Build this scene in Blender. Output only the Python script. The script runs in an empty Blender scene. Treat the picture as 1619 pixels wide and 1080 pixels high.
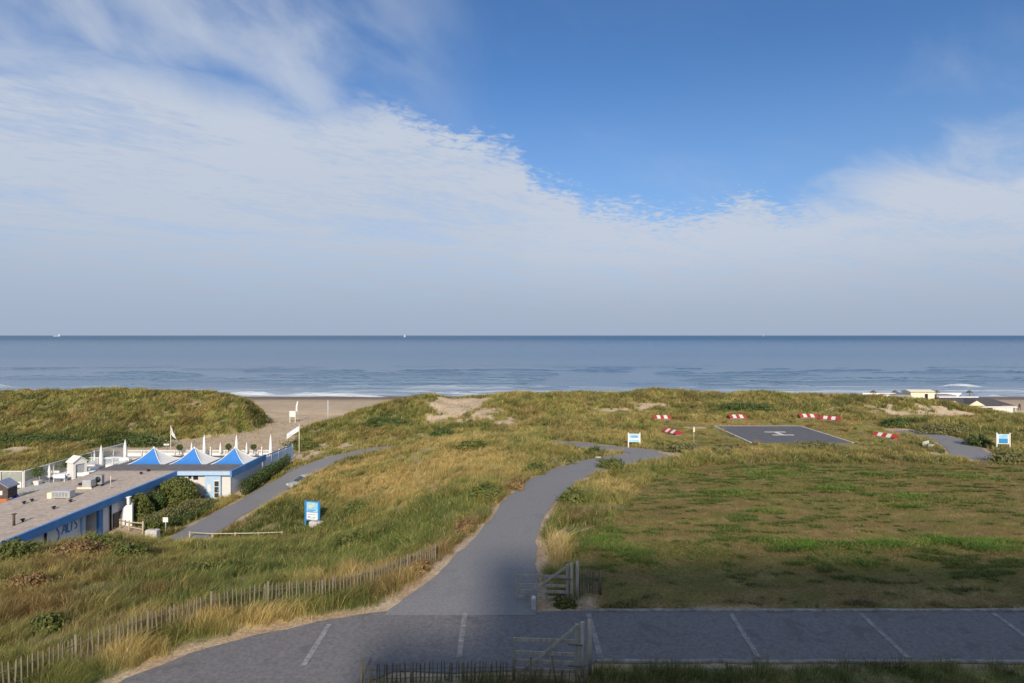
import bpy, bmesh, math, random
import numpy as np
from mathutils import Vector, Matrix, Euler

R = math.radians
S = bpy.context.scene
COL = S.collection

# ------------------------------------------------------------------ camera, sky, sun, exposure
EYE = 12.0                      # eye height over the car park (upper floor of the apartment block)
FPX, CX, HOR = 900.0, 809.5, 530.0
cam = bpy.data.cameras.new("camera")
cam.sensor_width = 36.0
cam.lens = 36.0 * FPX / 1619.0
cam.shift_y = -(540.0 - HOR) / 1619.0
cam.clip_start, cam.clip_end = 0.1, 60000
cam_o = bpy.data.objects.new("camera", cam)
COL.objects.link(cam_o)
cam_o.location = (0, 0, EYE)
cam_o.rotation_euler = (R(90), 0, 0)
S.camera = cam_o

SUN_EL, SUN_AZ = 27.0, -3.0     # light travels towards +Y, drifting to +X
ldir = Vector((math.sin(R(SUN_AZ)) * math.cos(R(SUN_EL)), math.cos(R(SUN_AZ)) * math.cos(R(SUN_EL)), -math.sin(R(SUN_EL))))
sl = bpy.data.lights.new("sun", 'SUN')
sl.energy = 4.6
sl.angle = R(4.0)
sl.color = (1.0, 0.87, 0.70)
so = bpy.data.objects.new("sun", sl)
COL.objects.link(so)
so.rotation_euler = ldir.to_track_quat('-Z', 'Y').to_euler()
so.location = (-20, -60, 60)

S.view_settings.view_transform = 'Standard'
S.view_settings.look = 'None'
S.view_settings.gamma = 1.0
S.view_settings.exposure = 0.2
S.cycles.max_bounces = 5
S.cycles.diffuse_bounces = 2
S.cycles.glossy_bounces = 3
S.cycles.transparent_max_bounces = 8
S.cycles.use_denoising = True

SKY = 0.1
def build_world():
    w = bpy.data.worlds.new("World")
    S.world = w
    w.use_nodes = True
    nt = w.node_tree
    nt.nodes.clear()
    N, L = nt.nodes.new, nt.links.new
    def val(x):
        return x if hasattr(x, 'default_value') else None
    def M(op, a, b=None, c=None, clamp=False):
        n = N('ShaderNodeMath'); n.operation = op; n.use_clamp = clamp
        for i, v in enumerate((a, b, c)):
            if v is None: continue
            if isinstance(v, (int, float)): n.inputs[i].default_value = v
            else: L(v, n.inputs[i])
        return n.outputs[0]
    def sstep(v, lo, hi):
        n = N('ShaderNodeMapRange'); n.interpolation_type = 'SMOOTHSTEP'
        L(v, n.inputs['Value'])
        n.inputs['From Min'].default_value = lo; n.inputs['From Max'].default_value = hi
        return n.outputs['Result']
    def mix(f, a, b):
        n = N('ShaderNodeMix'); n.data_type = 'RGBA'
        if isinstance(f, (int, float)): n.inputs[0].default_value = f
        else: L(f, n.inputs[0])
        for i, v in ((6, a), (7, b)):
            if isinstance(v, tuple): n.inputs[i].default_value = (*v, 1)
            else: L(v, n.inputs[i])
        return n.outputs[2]
    def noise(vec, scale, detail=4, rough=0.55, dist=0.0):
        n = N('ShaderNodeTexNoise'); L(vec, n.inputs['Vector'])
        n.inputs['Scale'].default_value = scale; n.inputs['Detail'].default_value = detail
        n.inputs['Roughness'].default_value = rough; n.inputs['Distortion'].default_value = dist
        return n.outputs['Fac']
    def comb(x, y, z=0.0):
        n = N('ShaderNodeCombineXYZ')
        for i, v in enumerate((x, y, z)):
            if isinstance(v, (int, float)): n.inputs[i].default_value = v
            else: L(v, n.inputs[i])
        return n.outputs[0]
    sky = N('ShaderNodeTexSky'); sky.sky_type = 'NISHITA'; sky.sun_disc = False
    sky.sun_elevation = R(SUN_EL); sky.sun_rotation = R(180 + SUN_AZ)
    sky.altitude = 20; sky.air_density = 1.0; sky.dust_density = 0.6; sky.ozone_density = 2.0
    tc = N('ShaderNodeTexCoord')
    sep = N('ShaderNodeSeparateXYZ'); L(tc.outputs['Generated'], sep.inputs[0])
    x, y, z = sep.outputs
    az = M('ARCTAN2', x, y)                        # 0 = straight out to sea, + to the right
    el = M('ARCSINE', z)
    zz = M('MAXIMUM', M('ADD', z, 0.06), 0.03)
    px, py = M('DIVIDE', x, zz), M('DIVIDE', y, zz)     # the cloud layer seen as a flat sheet overhead
    sheet = comb(px, py)
    # rim of the big cloud sheet: elevation of its edge against azimuth
    rim = [(-160, 50), (0, 62), (130, 84), (240, 110), (330, 138), (480, 150), (640, 165), (740, 205), (820, 235), (840, 270), (900, 290),
           (960, 315), (1100, 326), (1200, 305), (1235, 322), (1290, 308), (1350, 284), (1450, 250), (1619, 218), (1800, 195)]
    fc = N('ShaderNodeFloatCurve')
    cv = fc.mapping.curves[0]
    pts = []
    for a, b in rim:
        A = math.atan((a - CX) / FPX); E = math.atan((HOR - b) / FPX * math.cos(A))
        pts.append(((A + 1.0) / 2.0, E))
    while len(cv.points) < len(pts): cv.points.new(0.5, 0.5)
    for p, (a, b) in zip(cv.points, pts): p.location = (a, b)
    fc.mapping.update()
    L(M('MULTIPLY_ADD', az, 0.5, 0.5), fc.inputs['Value'])
    edge = fc.outputs[0]
    # soft wandering of the rim plus small flocked cells (altocumulus)
    rot = comb(M('ADD', M('MULTIPLY', px, 0.8), M('MULTIPLY', py, 0.6)), M('SUBTRACT', M('MULTIPLY', py, 0.8), M('MULTIPLY', px, 0.6)))
    big = noise(sheet, 1.3, 4, 0.6, 0.6)
    cells = noise(rot, 15.0, 5, 0.62, 0.6)
    st = N('ShaderNodeVectorMath'); st.operation = 'MULTIPLY'; L(rot, st.inputs[0]); st.inputs[1].default_value = (1.0, 3.2, 1.0)
    ripples = noise(st.outputs[0], 7.0, 4, 0.55, 0.5)
    st2 = N('ShaderNodeVectorMath'); st2.operation = 'MULTIPLY'; L(rot, st2.inputs[0]); st2.inputs[1].default_value = (0.6, 1.35, 1.0)
    streaks = noise(st2.outputs[0], 1.5, 6, 0.6, 0.9)
    under = M('SUBTRACT', edge, el)
    under = M('ADD', under, M('MULTIPLY', M('SUBTRACT', big, 0.5), 0.09))
    under = M('ADD', under, M('MULTIPLY', M('SUBTRACT', cells, 0.5), 0.12))
    under = M('ADD', under, M('MULTIPLY', M('SUBTRACT', ripples, 0.5), 0.05))
    mid = M('MULTIPLY', sstep(az, -.30, -.12), sstep(az, .52, .40))          # crisp flocked rim only along the middle
    crisp = sstep(under, -0.01, 0.04)
    soft = sstep(M('SUBTRACT', M('ADD', M('SUBTRACT', edge, el), M('MULTIPLY', M('SUBTRACT', streaks, 0.5), 0.15)), 0.0), -0.04, 0.06)
    m_sheet = M('ADD', M('MULTIPLY', crisp, mid), M('MULTIPLY', soft, M('SUBTRACT', 1.0, mid)))
    # thickness within the sheet: thin bluish bands and bright ripples
    dep = sstep(M('SUBTRACT', edge, el), 0.0, 0.36)
    thick = M('ADD', M('MULTIPLY', sstep(streaks, 0.30, 0.62), 0.30), 0.68)
    thick = M('ADD', thick, M('MULTIPLY', M('ADD', M('SUBTRACT', ripples, 0.5), M('MULTIPLY', M('SUBTRACT', cells, 0.5), 0.8)), 0.55))
    thick = M('ADD', thick, M('MULTIPLY', M('SUBTRACT', 1.0, dep), 0.12), clamp=True)
    m_sheet = M('MULTIPLY', m_sheet, thick, clamp=True)
    # wisps above the sheet, in the upper left
    along = M('SUBTRACT', M('MULTIPLY', az, 0.89), M('MULTIPLY', el, 0.45)); across = M('ADD', M('MULTIPLY', az, 0.45), M('MULTIPLY', el, 0.89))
    wn = noise(comb(M('MULTIPLY', along, 2.4), M('MULTIPLY', across, 4.4)), 2.0, 5, 0.50, 0.25)
    wmask = sstep(az, 0.0, -0.40)
    wisps = M('MULTIPLY', M('MULTIPLY', sstep(wn, 0.30, 0.72), wmask), 0.80)
    # thin veil far out to the right
    vn = noise(st2.outputs[0], 0.9, 5, 0.6, 1.0)
    veil = M('MULTIPLY', sstep(vn, 0.45, 0.8), 0.22)
    over = M('MULTIPLY', M('MAXIMUM', sstep(el, .60, 1.0), sstep(y, -.05, -.5)), M('ADD', M('MULTIPLY', sstep(big, .35, .65), .4), .5))   # unseen broken cloud overhead and inland, added to whiten the fill light
    cl = M('MAXIMUM', M('MAXIMUM', M('MAXIMUM', m_sheet, wisps), veil), over)
    base = N('ShaderNodeMix'); base.data_type = 'RGBA'; base.blend_type = 'MULTIPLY'; base.inputs[0].default_value = 1.0
    L(sky.outputs[0], base.inputs[6]); base.inputs[7].default_value = (*SKYTINT, 1)
    k = 1.0 / SKY
    ccol = mix(M('MULTIPLY', dep, 0.8), tuple(c * k for c in CLOUD_HI), tuple(c * k for c in CLOUD_LO))
    blue = mix(M('MULTIPLY', sstep(el, 0.46, 0.14), 0.36), base.outputs[2], tuple(c * k for c in (0.30, 0.42, 0.60)))
    up = mix(cl, blue, ccol)
    hz = sstep(el, 0.17, -0.01)
    hzc = tuple(c * k for c in HORIZON)
    fin = mix(M('MULTIPLY', hz, 0.93), up, hzc)
    bg = N('ShaderNodeBackground'); bg.inputs['Strength'].default_value = SKY
    L(fin, bg.inputs['Color'])
    out = N('ShaderNodeOutputWorld'); L(bg.outputs[0], out.inputs['Surface'])
SKYTINT = (0.56, 0.84, 1.15)
CLOUD_HI = (0.475, 0.53, 0.625)
CLOUD_LO = (0.40, 0.46, 0.56)
HORIZON = (0.315, 0.378, 0.49)
build_world()

# ------------------------------------------------------------------ numeric helpers
def at(px, py, z):
    """point of the place behind a spot of the photograph, for a known ground height"""
    d = (EYE - z) * FPX / (py - HOR)
    return ((px - CX) / FPX * d, d, z)
def ad(px, py, d):
    return ((px - CX) / FPX * d, d, EYE - (py - HOR) / FPX * d)

def _h(ix, iy, seed):
    n = (ix.astype(np.int64) * 374761393 + iy.astype(np.int64) * 668265263 + seed * 1274126177) & 0xffffffff
    n = ((n ^ (n >> 13)) * 1274126177) & 0xffffffff
    n = n ^ (n >> 16)
    return (n & 0xffffff) / float(0xffffff)
def vnoise(x, y, seed=0):
    ix, iy = np.floor(x), np.floor(y)
    fx, fy = x - ix, y - iy
    fx = fx * fx * (3 - 2 * fx); fy = fy * fy * (3 - 2 * fy)
    a = _h(ix, iy, seed); b = _h(ix + 1, iy, seed); c = _h(ix, iy + 1, seed); d = _h(ix + 1, iy + 1, seed)
    return (a * (1 - fx) + b * fx) * (1 - fy) + (c * (1 - fx) + d * fx) * fy
def fbm(x, y, size, octv=4, seed=0, gain=0.5):
    x = np.asarray(x, float) / size; y = np.asarray(y, float) / size
    s = np.zeros_like(x); a = 1.0; t = 0.0
    for o in range(octv):
        s += a * vnoise(x + 17.3 * o, y - 9.1 * o, seed + o); t += a
        a *= gain; x = x * 2.03; y = y * 2.03
    return s / t
def sst(v, lo, hi):
    t = np.clip((v - lo) / (hi - lo), 0, 1)
    return t * t * (3 - 2 * t)
def inpoly(x, y, poly):
    x = np.asarray(x, float); y = np.asarray(y, float)
    ins = np.zeros(x.shape, bool)
    n = len(poly)
    for i in range(n):
        x0, y0 = poly[i][:2]; x1, y1 = poly[(i + 1) % n][:2]
        if y0 == y1: continue
        c = ((y0 > y) != (y1 > y)) & (x < (x1 - x0) * (y - y0) / (y1 - y0) + x0)
        ins ^= c
    return ins
def polydist(x, y, pts, closed=False):
    """distance to a polyline, and the interpolated third value"""
    best = np.full(np.shape(x), 1e9); val = np.zeros(np.shape(x))
    n = len(pts)
    for i in range(n if closed else n - 1):
        a, b = pts[i], pts[(i + 1) % n]
        dx, dy = b[0] - a[0], b[1] - a[1]
        t = np.clip(((x - a[0]) * dx + (y - a[1]) * dy) / (dx * dx + dy * dy + 1e-9), 0, 1)
        d = np.hypot(x - a[0] - t * dx, y - a[1] - t * dy)
        m = d < best
        best = np.where(m, d, best)
        if len(a) > 2: val = np.where(m, a[2] + t * (b[2] - a[2]), val)
    return best, val

# ------------------------------------------------------------------ the lie of the land
MAIN_L = [(-5.6, 24.3), (-4.6, 26.6), (-3.6, 29.4), (-2.0, 36), (-.47, 44.3), (1.9, 52.6), (4.6, 58.2), (8.0, 62.3), (12.0, 65.6), (17, 68.2)]
MAIN_R = [(1.15, 24.3), (1.2, 26.6), (1.25, 29.4), (1.5, 34.5), (2.7, 41.5), (5.2, 49.5), (8.0, 55.2), (11.2, 59.6), (14.4, 62.2), (18.5, 64.6)]
MAINZ = [0, -.03, -.1, -.4, -.8, -1.2, -1.5, -1.7, -1.85, -1.9]
MAIN_C = [((a[0] + b[0]) / 2, (a[1] + b[1]) / 2, z) for a, b, z in zip(MAIN_L, MAIN_R, MAINZ)]
LEFT_C = [(-34.5, 47.6, -6.7), (-31.4, 49.5, -6.8), (-30.0, 53, -6.8), (-29.7, 60, -6.8), (-29.0, 65, -6.75), (-27.9, 71.4, -6.25), (-26.4, 75.4, -5.6), (-23.6, 78.2, -5.0), (-19, 80.9, -4.4),
          (-14, 81.0, -4.0), (-6, 80.2, -3.3), (0, 78.6, -2.75), (4.5, 76.3, -2.4), (8.4, 73, -2.1), (12.4, 69.8, -2.0), (16.6, 67.0, -1.9)]
RIGHT_C = [(58.2, 84.5, -2.2), (59.4, 80, -2.2), (58.5, 75.2, -2.2), (55.9, 70, -2.2), (54.0, 67, -2.2), (53.0, 65, -2.2)]
ROADPOLY = [(-13.4, 19.8), (-12.1, 21.4), (-10.3, 22.7), (-8.15, 23.75), (-5.6, 24.62), (1.15, 24.66), (130, 24.66), (130, 20.95), (3.2, 20.95), (2.2, 20.3), (-4.2, 20.2),
            (-5.2, 19.4), (-6.0, 12), (-6.5, -2), (-17.5, -2), (-15.6, 12)]

PTS = [  # x, y, z known or judged on the plan
 (-5,20,0),(20,22,0),(60,22,0),(130,22,0),(0,13,0),(60,13,0),(130,13,0),(-14,13,0),(-40,13,.2),(-130,13,.5),
 (10,30,-.1),(30,30,-.05),(60,30,0),(130,32,-.1),(10,45,-.85),(30,45,-.9),(60,45,-1),(130,48,-1.1),(22,60,-1.75),(45,60,-1.8),(80,60,-1.9),(130,60,-2),
 (31,74,-2),(44.3,74,-2),(31,87,-2),(44.3,87,-2),(37,94,-1.9),(52,80,-2.1),(60,75,-2.2),(60,85,-2.2),(80,76,-1.7),(130,76,-1.6),(18,72,-2),(14,82,-2.1),(16,92,-1.9),(48,93,-1.8),
 (-17.2,19.8,.1),(-13.4,23.7,.15),(-8.6,25.7,.15),(-4.6,30,0),
 (-38,46,-6.5),(-34,47,-6.6),(-29,50,-6.7),(-24,51,-6.55),(-21.3,52,-6.5),(-18.9,54,-6.3),(-38,55,-6.7),(-34,58,-6.7),(-30,56,-6.8),(-29.5,64,-6.75),
 (-50,46,-6.5),(-60,60,-6.3),(-80,50,-5.5),(-80,66,-5.9),(-110,60,-5),(-45,75,-6.4),(-55,80,-6.3),(-38,86,-6.3),(-33,72,-6.5),(-32,80,-6.0),(-62,80,-6.0),
 (-50.6,95,-6),(-41,101,-6.1),(-46,124,-6.2),(-36,94,-5.9),(-58,92,-5.9),(-30,86,-5.3),(-82,92,-5.3),(-82,78,-5.6),(-110,90,-4.6),
 (60,98,-2.0),(80,95,-2.0),(70,88,-1.3),(84,86,-1.0),(110,90,-1.6),(56,92,-1.7),
]
PIX = [ # photo x, y and the judged distance
 (100,960,25),(100,900,31),(0,900,31),(0,875,36),(100,853,39),(170,846,41),(240,855,41),(330,857,43),(400,857,44),(200,900,32),(300,880,36),(300,910,30),(400,900,32),(400,880,37),
 (494,860,45),(494,880,37.5),(494,905,30.5),(-200,900,30),(-200,860,38),
 (345,825,57),(400,797,61),(450,767,64),(480,757,65),(540,741,66.5),(600,723,68),(650,705,68),(700,694.5,68),(760,688,68),(830,695,67),(900,706,67),(930,712,67.5),
 (640,800,50),(640,760,58),(640,730,64),(640,850,40),(640,890,31),(560,850,43),(560,800,53),(560,762,61),(740,760,50),(740,730,57),(740,708,63),(700,800,44),(820,740,56),(800,715,61),(880,722,62),
 (420,820,55),(450,800,57),
 # left dune
 (-250,610,116),(-100,616,115),(0,617,115),(100,616,115),(200,617,114),(300,622,112),(380,631,110),(420,645,107),(443,661,104),(330,660,106),(250,660,104),(100,660,104),(0,660,104),(-200,660,104),
 (-100,640,109),(200,640,108),(330,640,109),
 # middle dunes
 (455,702,93),(475,687,97),(600,637,113),(650,625,115),(690,624,115),(730,629,115),(800,622,118),(860,618,119),(900,616,120),(1050,614,121),(1180,617,121),(1290,621,120),(1400,626,116),
 (1500,634,112),(1560,652,108),(1590,668,104),(1640,668,102),(1450,650,107),(1400,655,104),
 (520,706,88),(640,692,90),(720,692,86),(800,692,81),(860,690,81),(950,690,79),(850,660,100),(750,660,100),(650,660,103),(550,680,98),(960,660,96),(1100,650,101),(1250,645,103),(1340,645,104),(900,640,108),(1050,635,109),(1200,632,110),
 (770,640,108),(700,650,105),
]
for p in PIX:
    q = ad(*p)
    low = .75 if q[1] > 98 else .5 if (q[1] > 55 and q[0] < 10) else .25      # the grass stands on top of this
    PTS.append((q[0], q[1], q[2] - low))
PTS += [ad(500, 674, 105), ad(530, 668, 110), ad(560, 655, 113), ad(590, 646, 116), ad(470, 690, 100), (-46, 112, -6.1), (-42, 120, -6.2), (-34, 124, -6.2), (-38, 114, -5.8)]
for xx in (-150, -110, -80, -60): PTS.append((xx, 132, -5.6))
for xx in (-30, -10, 10, 30, 55, 85): PTS.append((xx, 134, -5.6))
PTS += [(110, 120, -6), (100, 132, -6.2), (130, 104, -4.5), (-130, 116, 1.2), (-150, 100, -2)]

def tps_fit(P):
    P = np.array(P, float); n = len(P)
    sc = 50.0
    xy = P[:, :2] / sc
    d2 = ((xy[:, None] - xy[None]) ** 2).sum(-1)
    K = np.where(d2 > 0, d2 * np.log(np.maximum(d2, 1e-12)), 0) + np.eye(n) * 0.0012
    Pm = np.c_[np.ones(n), xy]
    A = np.zeros((n + 3, n + 3)); A[:n, :n] = K; A[:n, n:] = Pm; A[n:, :n] = Pm.T
    w = np.linalg.solve(A, np.r_[P[:, 2], 0, 0, 0])
    def f(x, y):
        s = np.full(np.shape(x), w[n]) + w[n + 1] * x / sc + w[n + 2] * y / sc
        for i in range(n):
            d2 = (x / sc - xy[i, 0]) ** 2 + (y / sc - xy[i, 1]) ** 2
            s += w[i] * d2 * np.log(np.maximum(d2, 1e-12))
        return s
    return f
TPS = tps_fit(PTS)
PADS = [(-49.5, -37.6, 32, 66, -6.7), (-60, -31.6, 66, 87, -6.35), (30.9, 44.4, 73.6, 87.6, -2.0)]   # building, terrace, helipad

def paths_dist(x, y):
    """metres outside the edge of the nearest asphalt (negative inside)"""
    d1, z1 = polydist(x, y, MAIN_C)
    wl = np.interp(y, [24, 29, 36, 70], [3.4, 2.5, 1.8, 1.85])
    a = d1 - wl
    d2, z2 = polydist(x, y, LEFT_C); b = d2 - np.interp(x, [-28.6, -26.2, -18, -8], [1.75, 2.5, 2.4, 1.75])
    d3, z3 = polydist(x, y, RIGHT_C); c = d3 - 2.1
    d4, _ = polydist(x, y, ROADPOLY, True)
    e = np.where(inpoly(x, y, ROADPOLY), -d4, d4)
    D = np.stack([a, b, c, e]); Z = np.stack([z1, z2, z3, np.zeros_like(z1)])
    return D, Z
SANDROAD = [(-66, 88), (-50, 86), (-36, 84.5), (-33.5, 87), (-33, 91), (-36.5, 97), (-39, 103), (-40, 111), (-36, 119), (-28, 128), (-60, 130), (-50, 119), (-49, 108), (-53, 101), (-60, 97), (-68, 92.5)]
def land(x, y):
    x = np.asarray(x, float); y = np.asarray(y, float)
    xc = np.clip(x, -150, 130); yc = np.clip(y, 12, 140)
    z = TPS(xc, yc)
    z = z * sst(y, 4, 14)
    # hummocks
    rough = sst(yc, 24, 34) * 0.55 + sst(yc, 85, 105) * 0.45
    flat = ((xc > 6 + (yc - 25) * .12) & (yc < 66)) | ((xc > 18) & (xc < 52) & (yc < 97))
    flatw = np.where(flat, 0.12, 1.0)
    hum = (fbm(x, y, 7.5, 3, 3) - .5) * 1.15 + (fbm(x, y, 2.4, 3, 8) - .5) * 0.55
    z = z + hum * rough * flatw
    for (x0, x1, y0, y1, pz) in PADS:
        d = np.maximum(np.maximum(x0 - x, x - x1), np.maximum(y0 - y, y - y1))
        z = z + (pz - z) * (1 - sst(d, 0.1, 2.4))
    rd, _ = polydist(x, y, SANDROAD, True); rs = np.where(inpoly(x, y, SANDROAD), -rd, rd)
    zr = np.interp(y, [84, 100, 128], [-6.2, -6.15, -6.2]) + (fbm(x, y, 5, 3, 61) - .5) * .3
    z = z + (zr - z) * (1 - sst(rs, -.5, 3.0))
    D, Z = paths_dist(x, y)
    reach = [2.2, 2.2, 2.6, 2.0]
    for k in (1, 2, 0, 3):
        z = z + (Z[k] - z) * (1 - sst(D[k], 0.25, reach[k]))
    beach = -6.2 - (y - 135) * 0.037
    beach = np.maximum(beach, -12)
    z = z + (beach - z) * sst(y, 127, 141)
    return z
# dense height grid
GX = np.arange(-132, 132.01, 0.5); GY = np.arange(10, 150.01, 0.5)
gx, gy = np.meshgrid(GX, GY)
GZ = land(gx, gy)
def hgt(x, y):
    x = np.asarray(x, float); y = np.asarray(y, float)
    fx = np.clip((x - GX[0]) / 0.5, 0, len(GX) - 1.001); fy = np.clip((y - GY[0]) / 0.5, 0, len(GY) - 1.001)
    ix, iy = fx.astype(int), fy.astype(int); tx, ty = fx - ix, fy - iy
    z = (GZ[iy, ix] * (1 - tx) + GZ[iy, ix + 1] * tx) * (1 - ty) + (GZ[iy + 1, ix] * (1 - tx) + GZ[iy + 1, ix + 1] * tx) * ty
    z = np.where(y > 149.5, np.maximum(-6.2 - (y - 135) * 0.037, -12), z)
    return z
def hz(x, y): return float(hgt(np.array([x]), np.array([y]))[0])
def hit(px, py):
    """where the ray of a photo spot meets the land"""
    d = np.arange(14, 200, 0.05)
    x = (px - CX) / FPX * d; zr = EYE - (py - HOR) / FPX * d
    k = np.argmax(zr < hgt(x, d))
    return float(x[k]), float(d[k])

# ------------------------------------------------------------------ materials
def mat(name, c, rough=0.7, var=0.15, scale=3.0, bump=0.0, bscale=None, metal=0.0, spec=0.3, c2=None, detail=5, stretch=None, attr=None, trans=0.0, stain=None):
    m = bpy.data.materials.new(name); m.use_nodes = True
    nt = m.node_tree; N, L = nt.nodes.new, nt.links.new
    b = nt.nodes['Principled BSDF']
    b.inputs['Roughness'].default_value = rough
    b.inputs['Metallic'].default_value = metal
    b.inputs['Specular IOR Level'].default_value = spec
    tc = N('ShaderNodeTexCoord')
    vec = tc.outputs['Object']
    if stretch:
        mp = N('ShaderNodeMapping'); mp.inputs['Scale'].default_value = stretch; L(vec, mp.inputs[0]); vec = mp.outputs[0]
    nz = N('ShaderNodeTexNoise'); nz.inputs['Scale'].default_value = scale; nz.inputs['Detail'].default_value = detail
    nz.inputs['Roughness'].default_value = 0.62
    L(vec, nz.inputs['Vector'])
    mr = N('ShaderNodeMapRange'); mr.inputs['From Min'].default_value = 0.3; mr.inputs['From Max'].default_value = 0.7
    L(nz.outputs['Fac'], mr.inputs['Value'])
    mx = N('ShaderNodeMix'); mx.data_type = 'RGBA'
    L(mr.outputs['Result'], mx.inputs[0])
    if attr:
        at_ = N('ShaderNodeAttribute'); at_.attribute_name = attr
        for i, k in ((6, 1 - var), (7, 1 + var)):
            v = N('ShaderNodeVectorMath'); v.operation = 'SCALE'; L(at_.outputs['Color'], v.inputs[0]); v.inputs['Scale'].default_value = k
            L(v.outputs[0], mx.inputs[i])
    else:
        lo = c if c2 else tuple(x * (1 - var) for x in c)
        hi = c2 if c2 else tuple(min(1, x * (1 + var)) for x in c)
        mx.inputs[6].default_value = (*lo, 1); mx.inputs[7].default_value = (*hi, 1)
    if stain:          # blotches and dusting with a shape of their own: (scale, threshold, colour, amount)
        for sc_, th_, col_, am_ in stain:
            sn = N('ShaderNodeTexNoise'); sn.inputs['Scale'].default_value = sc_; sn.inputs['Detail'].default_value = 7; sn.inputs['Roughness'].default_value = .68; sn.inputs['Distortion'].default_value = .6; L(vec, sn.inputs['Vector'])
            sr = N('ShaderNodeMapRange'); sr.interpolation_type = 'SMOOTHSTEP'; L(sn.outputs['Fac'], sr.inputs['Value']); sr.inputs['From Min'].default_value = th_; sr.inputs['From Max'].default_value = th_ + .07; sr.inputs['To Max'].default_value = am_
            m2 = N('ShaderNodeMix'); m2.data_type = 'RGBA'; L(sr.outputs[0], m2.inputs[0]); L(mx.outputs[2], m2.inputs[6]); m2.inputs[7].default_value = (*col_, 1); mx = m2
    L(mx.outputs[2], b.inputs['Base Color'])
    if bump:
        nb = N('ShaderNodeTexNoise'); nb.inputs['Scale'].default_value = bscale or scale * 4; nb.inputs['Detail'].default_value = 4
        L(vec, nb.inputs['Vector'])
        bp = N('ShaderNodeBump'); bp.inputs['Strength'].default_value = bump; bp.inputs['Distance'].default_value = 0.05
        L(nb.outputs['Fac'], bp.inputs['Height']); L(bp.outputs[0], b.inputs['Normal'])
    if trans:
        out = nt.nodes['Material Output']
        tr = N('ShaderNodeBsdfTranslucent'); L(mx.outputs[2], tr.inputs['Color'])
        ms = N('ShaderNodeMixShader'); ms.inputs[0].default_value = trans
        L(b.outputs[0], ms.inputs[1]); L(tr.outputs[0], ms.inputs[2]); L(ms.outputs[0], out.inputs['Surface'])
    return m

def tag(o, label=None, cat=None, group=None, kind=None):
    if label: o['label'] = label
    if cat: o['category'] = cat
    if group: o['group'] = group
    if kind: o['kind'] = kind
    return o

def np_mesh(name, V, faces, material, cols=None, smooth=False):
    """faces: list of (F,k) index arrays"""
    me = bpy.data.meshes.new(name)
    V = np.asarray(V, np.float32)
    me.vertices.add(len(V)); me.vertices.foreach_set('co', V.ravel())
    li = np.concatenate([f.ravel() for f in faces]).astype(np.int32)
    tot = np.concatenate([np.full(len(f), f.shape[1], np.int32) for f in faces])
    st = np.r_[0, np.cumsum(tot)[:-1]].astype(np.int32)
    me.loops.add(len(li)); me.loops.foreach_set('vertex_index', li)
    me.polygons.add(len(tot)); me.polygons.foreach_set('loop_start', st); me.polygons.foreach_set('loop_total', tot)
    if smooth: me.polygons.foreach_set('use_smooth', np.ones(len(tot), bool))
    me.update(calc_edges=True)
    if cols is not None:
        a = me.color_attributes.new('Col', 'FLOAT_COLOR', 'POINT')
        c = np.ones((len(V), 4), np.float32); c[:, :3] = cols
        a.data.foreach_set('color', c.ravel())
    me.materials.append(material)
    o = bpy.data.objects.new(name, me); COL.objects.link(o)
    return o

def grid_faces(nx, ny):
    i = np.arange(nx * ny).reshape(ny, nx)
    return np.stack([i[:-1, :-1], i[:-1, 1:], i[1:, 1:], i[1:, :-1]], -1).reshape(-1, 4)

# ------------------------------------------------------------------ what grows where
LAWN = [hit(*p) for p in [(905, 905), (912, 862), (940, 838), (985, 803), (1012, 772), (1062, 740), (1150, 733), (1350, 732), (1619, 733)]] + \
       [(128, 61.5), (128, 24.6), (3.6, 24.6), (3.4, 26.2)]
PADGRASS = [hit(*p) for p in [(1035, 664), (1200, 663), (1385, 666), (1432, 690), (1445, 712), (1065, 714)]]
def blobs(x, y, L):
    s = np.zeros(np.shape(x))
    for (px, py, rx, ry, w) in L:
        cx, cy = hit(px, py)
        s = np.maximum(s, w * np.exp(-(((x - cx) / rx) ** 2 + ((y - cy) / ry) ** 2)))
    return s
B_SAND = [(722, 641, 5.2, 9, 1.7), (768, 655, 5, 4.5, .95), (812, 668, 6, 2.5, .6), (715, 664, 6, 2.5, .5), (525, 709, 5, 3, 1.1), (490, 719, 2.2, 3.5, 1.0), (1440, 655, 9, 4, .85), (1510, 657, 11, 4, .85),
          (1385, 649, 7, 4, .8), (1335, 646, 6, 3, .6), (965, 648, 9, 3, .72), (1015, 643, 8, 3, .62), (880, 662, 7, 2, .6), (60, 671, 16, 2.5, .36), (180, 668, 10, 2.5, .34), (20, 712, 7, 3, .7), (90, 702, 8, 3, .6),
          (250, 700, 5, 3, .6), (655, 690, 6, 2, .4), (1470, 706, 2.5, 2, .7), (1500, 722, 3, 2, .8), (1540, 703, 1.8, 1.4, .8), (930, 722, 1.6, 1.0, 1.0), (1100, 676, 5, 3, .35), (200, 842, 4, 1.6, .7), (230, 842, 3, 2, .7),
          (940, 955, .9, 1.0, 1.0), (870, 960, .9, .8, .8), (862, 900, .55, 2.4, .75)]
B_STRAW = [(700, 735, 9, 4, .8), (610, 765, 5, 4, .9), (655, 775, 4, 3, .8), (540, 745, 6, 2.5, .8), (470, 775, 5, 2, .8), (380, 808, 4, 1.6, .8), (877, 872, .62, 2.2, 1.5), (60, 930, 2, 2, .5), (100, 880, 3, 1.5, .7),
            (700, 700, 9, 3, .6), (980, 775, 3, 4, .5), (1450, 672, 4, 2, .5), (920, 740, 3, 3, .4), (560, 920, 3, 1, .6), (400, 985, 5, .7, .9), (200, 1035, 2.5, .8, .8), (1200, 717, 9, 1.2, .6),
           (1000, 690, 5, 3, .5), (800, 745, 5, 3, .45)]
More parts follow.
